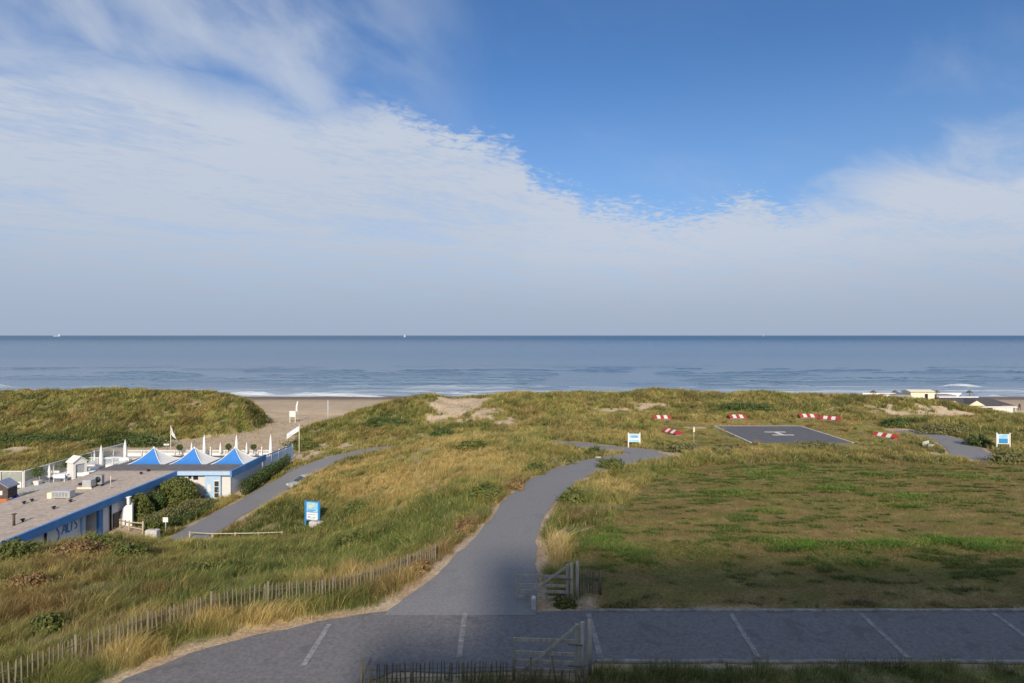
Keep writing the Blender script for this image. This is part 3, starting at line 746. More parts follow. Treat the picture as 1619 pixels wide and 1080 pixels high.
# ------------------------------------------------------------------ builders
class MB:
    def __init__(s): s.v, s.f, s.mi, s.cur, s.sm = [], [], [], 0, []
    def add(s, vs, fs, smooth=False):
        b = len(s.v); s.v += [tuple(v) for v in vs]
        for f in fs: s.f.append(tuple(i + b for i in f)); s.mi.append(s.cur); s.sm.append(smooth)
        return s
    def box(s, x0, x1, y0, y1, z0, z1):
        vs = [(x, y, z) for z in (z0, z1) for x, y in ((x0, y0), (x1, y0), (x1, y1), (x0, y1))]
        return s.add(vs, [(3, 2, 1, 0), (4, 5, 6, 7), (0, 1, 5, 4), (1, 2, 6, 5), (2, 3, 7, 6), (3, 0, 4, 7)])
    def cbox(s, x0, x1, y0, y1, z0, z1, c=.02):
        """box with chamfered upright edges and top"""
        def ring(i, z): return [(x0 + i + c, y0 + i, z), (x1 - i - c, y0 + i, z), (x1 - i, y0 + i + c, z), (x1 - i, y1 - i - c, z), (x1 - i - c, y1 - i, z), (x0 + i + c, y1 - i, z), (x0 + i, y1 - i - c, z), (x0 + i, y0 + i + c, z)]
        vs = ring(0, z0) + ring(0, z1 - c) + ring(c, z1)
        fs = [tuple(range(7, -1, -1)), tuple(range(16, 24))]
        for k in (0, 8):
            for i in range(8): fs.append((k + i, k + (i + 1) % 8, k + 8 + (i + 1) % 8, k + 8 + i))
        return s.add(vs, fs)
    def bar(s, a, b, w, h=None, up=(0, 0, 1)):
        """square bar from a to b"""
        h = h or w
        a, b = Vector(a), Vector(b); d = (b - a).normalized(); u = Vector(up)
        if abs(d.dot(u)) > .98: u = Vector((0, 1, 0))
        r = d.cross(u).normalized(); u = r.cross(d).normalized()
        vs = [p + r * (sx * w / 2) + u * (sy * h / 2) for p in (a, b) for sx, sy in ((-1, -1), (1, -1), (1, 1), (-1, 1))]
        return s.add(vs, [(0, 1, 2, 3), (7, 6, 5, 4), (0, 4, 5, 1), (1, 5, 6, 2), (2, 6, 7, 3), (3, 7, 4, 0)])
    def tube(s, pts, rad, n=8, caps=True):
        pts = [Vector(p) for p in pts]
        if not hasattr(rad, '__len__'): rad = [rad] * len(pts)
        vs, fs = [], []
        for i, p in enumerate(pts):
            d = (pts[min(i + 1, len(pts) - 1)] - pts[max(i - 1, 0)]).normalized()
            u = Vector((0, 0, 1)) if abs(d.z) < .95 else Vector((1, 0, 0))
            r = d.cross(u).normalized(); u = r.cross(d)
            for k in range(n):
                a = 2 * math.pi * k / n; vs.append(p + r * (math.cos(a) * rad[i]) + u * (math.sin(a) * rad[i]))
        for i in range(len(pts) - 1):
            for k in range(n): fs.append((i * n + k, i * n + (k + 1) % n, (i + 1) * n + (k + 1) % n, (i + 1) * n + k))
        if caps: fs += [tuple(range(n - 1, -1, -1)), tuple(range((len(pts) - 1) * n, len(pts) * n))]
        return s.add(vs, fs, True)
    def prism(s, prof, axis, a0, a1):
        """profile of (u, z) pushed along x or y"""
        n = len(prof)
        vs = [((a, u, z) if axis == 'x' else (u, a, z)) for a in (a0, a1) for u, z in prof]
        fs = [tuple(range(n)), tuple(range(2 * n - 1, n - 1, -1))] + [(i, i + n, (i + 1) % n + n, (i + 1) % n) for i in range(n)]
        return s.add(vs, fs)
    def build(s, name, mats, parent=None, loc=None, rz=0.0):
        me = bpy.data.meshes.new(name); me.from_pydata([tuple(v) for v in s.v], [], s.f)
        for m in (mats if isinstance(mats, (list, tuple)) else [mats]): me.materials.append(m)
        me.polygons.foreach_set('material_index', s.mi); me.polygons.foreach_set('use_smooth', s.sm)
        bm = bmesh.new(); bm.from_mesh(me); bmesh.ops.recalc_face_normals(bm, faces=bm.faces); bm.to_mesh(me); bm.free()
        o = bpy.data.objects.new(name, me); COL.objects.link(o)
        if parent: o.parent = parent
        if loc: o.location = loc
        o.rotation_euler.z = rz
        return o
def thing(name, label, cat, loc, rz=0.0, group=None):
    o = bpy.data.objects.new(name, None); COL.objects.link(o); o.empty_display_size = .3
    o.location = loc; o.rotation_euler = (0, 0, rz)
    return tag(o, label, cat, group)
def copy_tree(o, parent=None, **kw):
    c = o.copy(); COL.objects.link(c)
    if parent: c.parent = parent
    for ch in list(o.children): copy_tree(ch, c)
    return c
def repeat(proto, spots, group):
    """first spot takes the prototype itself; (x, y, z, rz, label)"""
    out = []
    for i, (x, y, z, rz, lab) in enumerate(spots):
        o = proto if i == 0 else copy_tree(proto)
        o.location = (x, y, z); o.rotation_euler = (0, 0, rz); o['label'] = lab; o['group'] = group
        out.append(o)
    return out

M_WHITE = mat("white_paint", (.64, .63, .61), rough=.5, var=.07, scale=2.5)
M_WHITE2 = mat("white_canvas", (.68, .68, .67), rough=.8, var=.06, scale=3)
M_WALL = mat("pale_render", (.66, .66, .67), rough=.85, var=.14, scale=.9, c2=(.76, .77, .79), stain=[(.9, .60, (.45, .44, .42), .5)])
M_WALLP = mat("pale_blue_boards", (.36, .50, .68), rough=.7, var=.08, scale=3)
M_BLUE = mat("blue_fascia_paint", (.075, .225, .50), rough=.5, var=.16, scale=.9)
M_BLUEL = mat("tent_blue_canvas", (.038, .175, .50), rough=.75, var=.08, scale=1.5)
M_GRAVEL = mat("roof_gravel", (.43, .36, .305), rough=.95, var=.26, scale=3.0, bump=.6, bscale=22, detail=10, spec=.1, stain=[(.35, .54, (.30, .255, .225), .55), (1.2, .62, (.24, .215, .16), .5)])
M_FELT = mat("grey_roofing_felt", (.135, .128, .128), rough=.9, var=.18, scale=1.2, bump=.2, stain=[(.6, .58, (.19, .18, .17), .6)])
M_DARK = mat("dark_opening", (.018, .018, .022), rough=.4, var=.1)
M_BROWN = mat("stained_boards", (.085, .065, .06), rough=.8, var=.3, scale=4)
M_GLASS = mat("window_glass", (.04, .055, .07), rough=.08, var=.1, spec=.6)
M_METAL = mat("galvanised_metal", (.44, .45, .47), rough=.45, var=.12, scale=3, metal=.3)
M_GREYBOX = mat("grey_casing", (.24, .25, .27), rough=.6, var=.12, scale=3)
M_WOODG = mat("weathered_oak", (.36, .325, .27), rough=.85, var=.30, scale=9, bump=.3, stretch=(1, 1, .15))
M_WOODP = mat("chestnut_pale", (.155, .135, .095), rough=.85, var=.4, scale=7, bump=.3, stretch=(1, 1, .12))
M_RAIL = mat("bleached_rail", (.42, .36, .27), rough=.8, var=.2, scale=6)
M_CONC = mat("cast_concrete", (.47, .45, .42), rough=.9, var=.15, scale=4, bump=.2)
M_RED = mat("marker_red", (.34, .035, .035), rough=.5, var=.15, scale=3)
M_LEAF = mat("shrub_leaves", (.065, .085, .022), rough=.55, var=.3, scale=1.3, c2=(.165, .18, .042), trans=.15)
M_LEAFD = mat("hedge_leaves", (.04, .065, .02), rough=.5, var=.3, scale=1.5, c2=(.10, .14, .035), trans=.12)
M_LEAFG = mat("grey_scrub_leaves", (.10, .11, .045), rough=.7, var=.3, scale=1.2, c2=(.23, .215, .09), trans=.12)
M_LEAFB = mat("bracken_leaves", (.14, .085, .04), rough=.7, var=.3, scale=1.6, c2=(.30, .20, .09), trans=.12)
M_BARK = mat("shrub_stems", (.10, .08, .06), rough=.9, var=.2)
M_SIGNB = mat("sign_blue", (.04, .22, .50), rough=.4, var=.08)
M_SIGNL = mat("sign_pale_blue", (.28, .52, .72), rough=.4, var=.2, scale=4)
M_YEL = mat("sign_yellow", (.72, .55, .12), rough=.4, var=.1)
M_PAD = mat("landing_asphalt", (.105, .105, .115), rough=.85, var=.14, scale=.9, bump=.2, bscale=20)
M_STRAWR = mat("cream_boards", (.66, .60, .46), rough=.7, var=.08)
M_ROOFD = mat("dark_tiles", (.075, .07, .075), rough=.7, var=.2, scale=2)
M_ORANGE = mat("play_orange", (.42, .13, .05), rough=.7, var=.2)
M_SLIDE = mat("slide_blue", (.02, .04, .30), rough=.3, var=.1)
M_ROPE = mat("wire", (.12, .11, .10), rough=.6, var=.1)
M_CARP = mat("car_paint", (.30, .32, .35), rough=.25, var=.04, spec=.6)
M_TYRE = mat("tyre_rubber", (.02, .02, .02), rough=.8, var=.1)

def foliage(center, radii, n, leaf, seed, flat=.0, lumps=.35, bottom=-.6):
    """leaf-sized faces spread through the lumpy body of a bush"""
    rng = np.random.default_rng(seed)
    u = rng.normal(size=(n, 3)); u /= np.linalg.norm(u, axis=1)[:, None]
    u[:, 2] = np.where(u[:, 2] < bottom, -u[:, 2], u[:, 2])
    r = rng.random(n) ** .28
    lump = 1 + lumps * (fbm(np.arctan2(u[:, 1], u[:, 0]) * 2 + seed, u[:, 2] * 3, .9, 3, seed) - .5) * 2
    r = r * lump
    P = u * r[:, None] * np.asarray(radii) + np.asarray(center)
    nrm = u + rng.normal(0, .7, (n, 3)); nrm /= np.linalg.norm(nrm, axis=1)[:, None]
    t = np.cross(nrm, rng.normal(size=(n, 3))); t /= np.linalg.norm(t, axis=1)[:, None]
    b = np.cross(nrm, t)
    s = leaf * rng.uniform(.6, 1.4, n)[:, None]
    V = np.stack([P - t * s, P - b * s * .6, P + t * s, P + b * s * .6], 1).reshape(-1, 3)
    return V, (np.arange(n) * 4)[:, None] + np.array([[0, 1, 2, 3]])
def bush(name, label, cat, loc, radii, n, leaf, seed, m, group=None, lumps=.35, rz=0):
    t = thing(name, label, cat, loc, rz, group)
    V, F = foliage((0, 0, radii[2] * .55), radii, n, leaf, seed, lumps=lumps)
    V[:, 2] = np.maximum(V[:, 2], -.25)
    o = np_mesh("foliage", V, [F], m); o.parent = t
    mb = MB(); rr = random.Random(seed)
    for k in range(5):
        a = rr.uniform(0, 6.28); q = rr.uniform(.3, .6)
        mb.tube([(0, 0, -.3), (math.cos(a) * radii[0] * q * .4, math.sin(a) * radii[1] * q * .4, radii[2] * .4), (math.cos(a) * radii[0] * q, math.sin(a) * radii[1] * q, radii[2] * .9)], [.06, .04, .015], 5)
    mb.build("stem", M_BARK, t)
    return t

# ------------------------------------------------------------------ the flats the picture is taken from (they throw the shade on the car park)
fl = thing("apartment_block", "apartment block behind the viewpoint, shading the car park", "building", (0, -1.2, 0))
H1, H2 = 16.0, 11.8
mb = MB(); mb.box(.5, 78, -14, 0, 0, H1); mb.box(-4.0, .5, -14, 0, 0, H2); mb.build("wall", M_WALL, fl)
mb = MB(); mb.box(.3, 78.3, -14.3, .25, H1, H1 + .3); mb.box(-4.2, .3, -14.3, .25, H2, H2 + .25); mb.build("roof", M_FELT, fl)
for i in range(3):  # unseen boxes added on the roof to make its shadow edge uneven
    x = 14 + i * 21; w_ = 1.2 + (i * 7 % 5) * .6
    mb = MB(); mb.box(x, x + w_, -1.6, -.4, H1 + .3, H1 + 1.0 + (i * 3 % 4) * .3); mb.build("added_roof_block", M_BROWN, fl)
for fz in (1.2, 4.2, 7.2, 10.6):
    for k in range(14):
        x = 2.5 + k * 5.3
        mb = MB(); mb.box(x, x + 2.6, .001, .05, fz, fz + 1.7); mb.build("window", M_GLASS, fl)

# ------------------------------------------------------------------ the beach restaurant in the hollow
RZ = -3.5            # roof level
GZ0 = -6.75
br = thing("beach_restaurant", "low white and blue beach restaurant with a flat gravel roof in the hollow", "restaurant", (-38, 65, GZ0))
def B(x, y, z): return (x + 38, y - 65, z - GZ0)
def bbox(mb, x0, x1, y0, y1, z0, z1): return mb.box(x0 + 38, x1 + 38, y0 - 65, y1 - 65, z0 - GZ0, z1 - GZ0)
mb = MB()
bbox(mb, -46.9, -38.5, 30, 51.2, GZ0, RZ - .35); bbox(mb, -46.9, -39.6, 51.2, 52.7, GZ0, RZ - .35); bbox(mb, -46.9, -38.5, 52.7, 65.3, GZ0, RZ - .35)
bbox(mb, -46.9, -32.25, 65.3, 73.4, GZ0, RZ - .3)
mb.build("wall", M_WALL, br)
mb = MB(); bbox(mb, -47.2, -38.25, 29.5, 64.9, RZ - .34, RZ); mb.build("gravel_roof", M_GRAVEL, br)
mb = MB(); bbox(mb, -47.3, -32.0, 64.93, 67.9, RZ - .3, RZ + .1); bbox(mb, -47.3, -32.0, 67.9, 73.6, RZ - .3, RZ - .06); mb.build("felt_roof", M_FELT, br)
mb = MB(); bbox(mb, -38.247, -38.0, 29.5, 64.7, RZ - .62, RZ + .07); mb.build("fascia", M_BLUE, br)
mb = MB(); bbox(mb, -38.0, -32.0, 64.62, 64.9, RZ - .42, RZ + .02); mb.build("fascia", M_WALLP, br)
mb = MB(); bbox(mb, -31.997, -31.8, 64.62, 73.6, RZ - .66, RZ + .1); mb.build("fascia", M_BLUE, br)
mb = MB(); bbox(mb, -38.5, -38.25, 52.72, 53.25, GZ0, RZ - .36); mb.build("pilaster", M_BLUE, br)
mb = MB(); bbox(mb, -38.5, -38.3, 50.75, 51.15, GZ0, RZ - .36); mb.build("pilaster", M_WALLP, br)
mb = MB(); bbox(mb, -39.6, -39.5, 51.25, 52.65, GZ0, RZ - .6); o = mb.build("door", M_BROWN, br)
mb = MB(); bbox(mb, -39.498, -39.42, 52.35, 52.43, GZ0 + 1.0, GZ0 + 1.15); mb.build("handle", M_METAL, o)
for y in (46.9, 54.5):
    mb = MB(); mb.tube([B(-38.42, y, GZ0), B(-38.42, y, RZ - .36)], .09, 8); mb.build("downpipe", M_DARK, br)
mb = MB(); bbox(mb, -38.5, -38.4, 54.9, 57.3, GZ0, GZ0 + 1.5); mb.build("plinth", M_BROWN, br)
# curved white screen wall beside the bushes and its slim white flue
mb = MB(); pr = [(0, 0), (1.25, 0), (1.25, 2.3)] + [(1.25 - 1.25 * math.sin(a), .4 + 1.9 * math.cos(a)) for a in np.linspace(.15, math.pi / 2, 9)]
mb.prism(pr, 'y', 0, .18); mb.build("screen_wall", M_WALL, br, B(-38.49, 55.8, GZ0))
mb = MB(); mb.cbox(-.13, .13, -.14, .14, 0, .6); mb.cbox(-.18, .18, -.2, .2, .6, .68); mb.build("flue", M_WALL, br, B(-37.42, 55.6, RZ - .95))
mb = MB(); mb.tube([B(-38.44, 61.3, RZ - 1.3), B(-38.3, 61.3, RZ - 1.3)], .17, 10); mb.build("wall_lamp", M_GREYBOX, br)
# front of the wing: white boards, small windows, pale blue porch with a glazed door
mb = MB()
for i in range(30):
    x = -38.45 + i * .113
    bbox(mb, x, x + .105, 65.24, 65.297, GZ0 + .05, RZ - .43)
mb.build("boarding", M_WHITE, br)
for x0, x1, z0, z1, mm in ((-37.05, -36.72, -4.42, -4.1, M_DARK), (-36.5, -35.95, -4.55, -4.02, M_DARK), (-35.8, -35.25, -4.2, -4.02, M_GLASS), (-35.05, -34.8, -4.4, -4.12, M_METAL)):
    mb = MB(); bbox(mb, x0 - .05, x1 + .05, 65.2, 65.238, z0 - .05, z1 + .05); w = mb.build("window", M_WHITE, br)
    mb = MB(); bbox(mb, x0, x1, 65.17, 65.198, z0, z1); mb.build("pane", mm, w)
mb = MB(); bbox(mb, -35.05, -33.25, 64.95, 65.24, GZ0, RZ - .43); mb.build("porch", M_WALLP, br)
mb = MB(); bbox(mb, -34.0, -33.35, 64.9, 64.948, GZ0 + .02, GZ0 + 2.2); dd = mb.build("door", M_WHITE, br)
for z0, z1 in ((.25, .75), (.82, 1.45), (1.52, 2.1)):
    mb = MB(); bbox(mb, -33.92, -33.43, 64.87, 64.898, GZ0 + z0, GZ0 + z1); mb.build("pane", M_GLASS, dd)
mb = MB(); bbox(mb, -33.55, -33.48, 64.83, 64.868, GZ0 + 1.0, GZ0 + 1.15); mb.build("handle", M_METAL, dd)
mb = MB(); bbox(mb, -34.75, -34.35, 64.92, 64.948, GZ0 + .9, GZ0 + 1.7); mb.build("notice_board", M_WHITE, br)
mb = MB()
for i in range(9):
    x = -33.22 + i * .11
    bbox(mb, x, x + .1, 65.2, 65.297, GZ0 + .03, RZ - .43)
mb.build("boarding", M_WHITE, br)
# scrawled letters on the side wall
def stroke(mb, pts, w=.15):
    for a, b in zip(pts[:-1], pts[1:]):
        mb.bar(B(-38.49, 48.05 + a[0], -5.35 + a[1]), B(-38.495, 48.05 + b[0], -5.35 + b[1]), w, .02, up=(1, 0, 0))
mb = MB()
stroke(mb, [(.62, 1.28), (.38, 1.34), (.12, 1.18), (.08, .95), (.22, .75), (.32, .5), (.30, .22), (.22, 0)])
stroke(mb, [(.62, .30), (.80, .75), (.98, 1.30), (1.05, .8), (1.10, .25)]); stroke(mb, [(.74, .62), (1.12, .58)])
stroke(mb, [(1.25, 1.42), (1.22, .9), (1.25, .32), (1.55, .28)])
stroke(mb, [(1.66, .3), (1.72, .9), (1.80, 1.15)])
stroke(mb, [(2.35, 1.12), (2.15, 1.16), (2.02, 1.0), (2.12, .8), (2.3, .62), (2.28, .4), (2.05, .3)])
mb.build("graffiti", M_BLUE, br)

# things on the flat roof
def on_roof(px, py): return at(px, py, RZ)
x, y, z = on_roof(99, 787)
t = thing("roof_unit", "long grey air handling box on the gravel roof, a cream cap at its end", "roof unit", (x, y, z))
MB().cbox(-.8, .95, -.35, .35, .08, .72, .03).build("casing", M_METAL, t); MB().cbox(-1.28, -.82, -.3, .25, .0, .55, .03).build("end_cap", M_STRAWR, t)
mb = MB(); [mb.box(-.7 + k * .3, -.5 + k * .3, -.372, -.352, .2, .6) for k in range(5)]; mb.build("grille", M_GREYBOX, t)
for a in (-.7, .6): MB().box(a, a + .2, -.3, .3, 0, .08).build("skid", M_GREYBOX, t)
x, y, z = on_roof(141, 771)
t = thing("roof_unit", "pale square roof fan with a black intake, beside the taller dark unit", "roof unit", (x, y, z))
MB().cbox(-.45, .45, -.4, .4, .15, .85, .04).build("casing", M_METAL, t); MB().cbox(-.95, -.47, -.25, .25, .3, .5, .02).build("intake", M_DARK, t)
MB().cbox(-.9, .6, -.5, -.42, .0, .15).build("skid", M_STRAWR, t)
x, y, z = on_roof(157, 768)
t = thing("roof_unit", "tall dark grey condenser on the gravel roof", "roof unit", (x, y, z))
MB().cbox(-.4, .4, -.2, .2, .2, 1.15, .03).build("casing", M_GREYBOX, t)
mb = MB(); mb.tube([(0, -.205, .68), (0, -.24, .68)], .3, 14); mb.build("fan_guard", M_DARK, t)
for a in (-.35, .27): MB().box(a, a + .08, -.2, .2, 0, .2).build("leg", M_DARK, t)
vent = thing("roof_vent", "", "vent", (0, 0, 0)); mb = MB(); mb.tube([(0, 0, 0), (0, 0, .16)], .08, 8); mb.build("pipe", M_DARK, vent)
mb = MB(); mb.tube([(0, 0, .16), (0, 0, .24), (0, 0, .28)], [.17, .17, .06], 10); mb.build("cowl", M_DARK, vent)
vs = [((38, 797), "dark roof vent on the gravel, left one of the close pair"), ((50.5, 793), "dark roof vent on the gravel, right one of the close pair"), ((111.5, 794), "dark roof vent in the middle of the gravel roof, nearest the long grey box"),
      ((85, 805), "dark roof vent close to the blue roof edge above the graffiti"), ((36, 825), "dark roof vent beside the rusty standing pipe"), ((223, 750), "dark roof vent at the far end of the gravel roof"), ((234, 745.5), "dark roof vent where gravel roof meets grey felt")]
repeat(vent, [(*on_roof(*p), 0, l) for p, l in vs], "dark vents on the gravel roof")
x, y, z = on_roof(22, 831)
t = thing("standing_pipe", "rusty brown upright pipe on the gravel roof", "pipe", (x, y, z)); mb = MB(); mb.tube([(0, 0, 0), (0, 0, .9)], .09, 8); mb.build("pipe", M_BROWN, t); MB().cbox(-.14, .14, -.14, .14, .9, .97).build("cap", M_BROWN, t)
x, y, z = on_roof(175, 772)
t = thing("antenna_mast", "thin pale mast near the blue edge of the gravel roof", "mast", (x, y, z)); mb = MB(); mb.tube([(0, 0, 0), (0, 0, 1.25)], .03, 6); mb.build("pole", M_STRAWR, t); MB().cbox(-.12, .12, -.12, .12, 0, .06).build("foot", M_GREYBOX, t)

# three canvas peaks behind the grey roof strip
def tent_mesh(seed):
    w, dp, h, n = 2.25, 2.05, 1.75, 9
    blue, white = MB(), MB()
    def surf(side):
        vs, fs = [], []
        for i in range(n + 1):
            q = i / n                       # 0 at the foot, 1 at the peak
            zz = h * q ** 1.75 + .02
            hw, hd = w * (1 - q), dp * (1 - q)
            for j in range(7):
                s = -1 + j / 3
                sag = .10 * (1 - s * s) * (1 - q) * q * 4
                p = {'f': (s * hw, -hd + sag, zz), 'b': (s * hw, hd - sag, zz), 'l': (-hw + sag, s * hd, zz), 'r': (hw - sag, s * hd, zz)}[side]
                vs.append(p)
        for i in range(n):
            for j in range(6): fs.append((i * 7 + j, i * 7 + j + 1, (i + 1) * 7 + j + 1, (i + 1) * 7 + j))
        return vs, fs
    blue.add(*surf('f'), True); blue.add(*surf('b'), True)
    white.add(*surf('r'), True); white.add(*surf('l'), True)
    return blue, white
ba, wa = tent_mesh(0)
tent = thing("canvas_tent", "", "tent", (0, 0, 0))
ba.build("blue_panel", M_BLUEL, tent); wa.build("white_panel", M_WHITE2, tent)
mb = MB(); mb.tube([(0, 0, 1.62), (0, 0, 1.80), (0, 0, 1.88)], [.13, .11, .02], 10); mb.build("peak_cap", M_WHITE2, tent)
mb = MB()
for sx in (-1, 1):
    for sy in (-1, 1): mb.tube([(sx * 2.25 * (1 - q), sy * 2.05 * (1 - q), 1.75 * q ** 1.75 + .03) for q in np.linspace(0, .97, 9)], .045, 6)
mb.build("white_hem", M_WHITE2, tent)
tz = RZ - .05
tents = []
for px, lab in ((243.5, "blue and white peaked canvas tent over the terrace, the one nearest the white cabin"), (307.5, "blue and white peaked canvas tent over the terrace, middle of the row"), (371.5, "blue and white peaked canvas tent nearest the clipped hedge by the path")):
    tents.append(((px - CX) / FPX * 70.0, 70.0, tz, 0, lab))
repeat(tent, tents, "peaked canvas tents")

# terrace deck with its rails, parasols, tables
DZ = -6.1
dk = thing("terrace_deck", "pale timber terrace deck behind and beside the restaurant", "deck", (-47, 76, DZ))
M_DECK = mat("deck_boards", (.40, .38, .36), rough=.8, var=.2, scale=3, stretch=(.3, 4, 1))
mb = MB(); mb.box(-11.2, -.35, -18, 9, -.35, 0); mb.box(-.35, 14.6, -2.35, 9, -.35, 0); mb.build("boards", M_DECK, dk)
M_PANEL = mat("clear_screen", (.42, .47, .52), rough=.12, var=.1, spec=.5)
mglass = bpy.data.materials.new("screen_glass"); mglass.use_nodes = True
_b = mglass.node_tree.nodes['Principled BSDF']; _b.inputs['Base Color'].default_value = (.72, .78, .80, 1); _b.inputs['Roughness'].default_value = .06; _b.inputs['Alpha'].default_value = .22
def wind_screen(label, p0, p1, n, h=1.9, low=.7, z=DZ):
    t = thing("glass_windscreen", label, "windscreen", (p0[0], p0[1], z))
    dx, dy = p1[0] - p0[0], p1[1] - p0[1]
    for i in range(n + 1):
        f = i / n; mb = MB(); mb.bar((dx * f, dy * f, 0), (dx * f, dy * f, h), .11); mb.build("post", M_WHITE, t)
    mb = MB(); mb.bar((0, 0, h + .04), (dx, dy, h + .04), .13, .09); mb.build("top_rail", M_WHITE, t)
    for i in range(n):
        a, b = (i + .06 / 1) / n, (i + 1 - .06) / n
        mb = MB(); mb.bar((dx * a, dy * a, low / 2), (dx * b, dy * b, low / 2), .05, low); mb.build("lower_panel", M_WHITE, t)
        mb = MB(); mb.bar((dx * a, dy * a, (low + h) / 2), (dx * b, dy * b, (low + h) / 2), .02, h - low - .02); mb.build("glass_pane", mglass, t)
    return t
wind_screen("white framed glass windscreen running across behind the wooden playhouse", (-74, 67.6), (-58.1, 67.6), 6)
wind_screen("white framed glass windscreen along the terrace's far side, past the round trees and cabin", (-58, 67.7), (-58, 85), 8)
wind_screen("white framed glass windscreen standing crosswise on the terrace beside the white cabin", (-57.8, 76.5), (-51.5, 76.5), 3, h=1.6)
wind_screen("low white windscreen across the seaward end of the terrace", (-57.8, 85.1), (-35.5, 85.1), 9, h=.85, low=.5)
t = thing("terrace_fence", "white and blue paling fence stepping down from tent to flagpole above the hedge", "fence", (-32.1, 73.8, -6.1))
mb = MB(); nn = 26
for i in range(nn):
    f = i / (nn - 1); x, y = .0 + f * -.6, f * 11.2
    mb.bar((x, y, 0), (x, y, 2.25 - .7 * f + .12 * (i % 2)), .12, .05)
mb.build("palings", M_WALLP, t)
for f in (0, .25, .5, .75, 1):
    mb = MB(); x, y = -.06 - f * .6, f * 11.2; mb.bar((x, y, 0), (x, y, 2.6 - .75 * f), .15); mb.build("post", M_WHITE, t)
mb = MB(); mb.bar((0, -.4, 2.45), (-.6, 11.2, 1.75), .09, .12); mb.build("top_rail", M_BLUE, t)

def parasol_proto(h, r):
    p = thing("parasol", "", "parasol", (0, 0, 0))
    mb = MB(); mb.tube([(0, 0, .05), (0, 0, h)], .035, 8); mb.build("pole", M_WHITE, p)
    mb = MB(); n = 12; prof = [(.55, .055), (.6, r * .75), (.7 * 1, r), (h * .45, r * .92), (h * .7, r * .75), (h * .9, r * .42), (h * .99, .05)]
    vs, fs = [], []
    for (z, rr) in prof:
        for k in range(n):
            q = rr * (1 + (.16 if k % 2 else -.12)); a = 2 * math.pi * k / n + z * .25; vs.append((q * math.cos(a), q * math.sin(a), z))
    for i in range(len(prof) - 1):
        for k in range(n): fs.append((i * n + k, i * n + (k + 1) % n, (i + 1) * n + (k + 1) % n, (i + 1) * n + k))
    mb.add(vs, fs, True); mb.build("folded_canopy", M_WHITE2, p)
    mb = MB(); mb.tube([(0, 0, h), (0, 0, h + .12)], [.05, .015], 8); mb.build("finial", M_WHITE, p)
    MB().cbox(-.32, .32, -.32, .32, 0, .1).build("base", M_GREYBOX, p)
    return p
tall = parasol_proto(3.35, .24)
repeat(tall, [(*ad(160, 730, 76)[:2], DZ, 0, "tall folded white parasol standing closest to the gravel roof's end"), (*ad(198, 730, 80)[:2], DZ, .6, "tall folded white parasol between the white cabin and the first blue tent"),
              (*ad(323, 712, 84)[:2], DZ, .3, "tall folded white parasol behind the gap of the first and middle tents"), (*ad(374, 712, 84)[:2], DZ, .9, "tall folded white parasol rising straight behind the last blue tent"),
              (*ad(428, 712, 84)[:2], DZ, .2, "tall folded white parasol nearest the paling fence and flagpole")], "folded white parasols on the terrace")
low = parasol_proto(2.1, .17)
repeat(low, [(*ad(78, 752, 70)[:2], DZ, 0, "small folded parasol on the terrace between two round potted trees"), (*ad(149, 735, 79)[:2], DZ, 0, "small folded parasol just beside the white cabin's open side"), (*ad(303, 712, 84.6)[:2], DZ, .4, "small folded parasol left of the middle tent's peak"),
             (*ad(348.5, 712, 84.6)[:2], DZ, .1, "small folded parasol at the seaward rail between middle and last tents"), (*ad(390, 712, 84.6)[:2], DZ, .5, "small folded parasol at the seaward rail right of the last tent's peak")], "small folded parasols")
pt = thing("rail_post", "", "post", (0, 0, 0)); mb = MB(); mb.bar((0, 0, 0), (0, 0, 1.35), .12); mb.build("shaft", M_WHITE, pt); MB().cbox(-.1, .1, -.1, .1, 1.35, 1.47).build("cap", M_WHITE, pt)
repeat(pt, [(*ad(px, 712, 84.8)[:2], DZ, 0, l) for px, l in ((287, "short white post at the seaward rail beside the flagpole"), (333, "short white post at the seaward rail right of a tall parasol"), (414, "short white post at the seaward rail nearest the paling fence"))], "short white posts along the terrace rail")

def pot_tree(px, d, label, k=1.0):
    x, y, _ = ad(px, 740, d)
    t = thing("potted_tree", label, "potted tree", (x, y, DZ), 0, "round potted trees on the terrace")
    mb = MB(); mb.add([(sx * q, sy * q, zz) for zz, q in ((0, .26), (.5, .36)) for sx, sy in ((-1, -1), (1, -1), (1, 1), (-1, 1))], [(3, 2, 1, 0), (4, 5, 6, 7), (0, 1, 5, 4), (1, 2, 6, 5), (2, 3, 7, 6), (3, 0, 4, 7)])
    mb.build("planter", M_WHITE, t)
    mb = MB(); mb.tube([(0, 0, .45), (.02, 0, 1.2)], .04, 6); mb.build("trunk", M_BARK, t)
    V, F = foliage((0, 0, 1.55), (.62 * k, .62 * k, .6 * k), 700, .07, int(px), lumps=.12, bottom=-2); o = np_mesh("crown", V, [F], M_LEAFD); o.parent = t
pot_tree(60, 69, "round clipped tree in a white planter behind the long grey roof box")
pot_tree(108, 73.5, "round clipped tree in a white planter against the white cabin's wall side", 1.0)
pot_tree(136, 76.5, "round clipped tree in a white planter behind the white cabin")
pot_tree(284, 84, "small round clipped tree at the seaward rail beside the flagpole foot", .75)
pot_tree(361, 84.5, "dark round clipped tree peeping over the last tent's slope", .75)
pot_tree(401, 84.4, "low round clipped tree at the seaward rail beside the last tall parasol", .7)

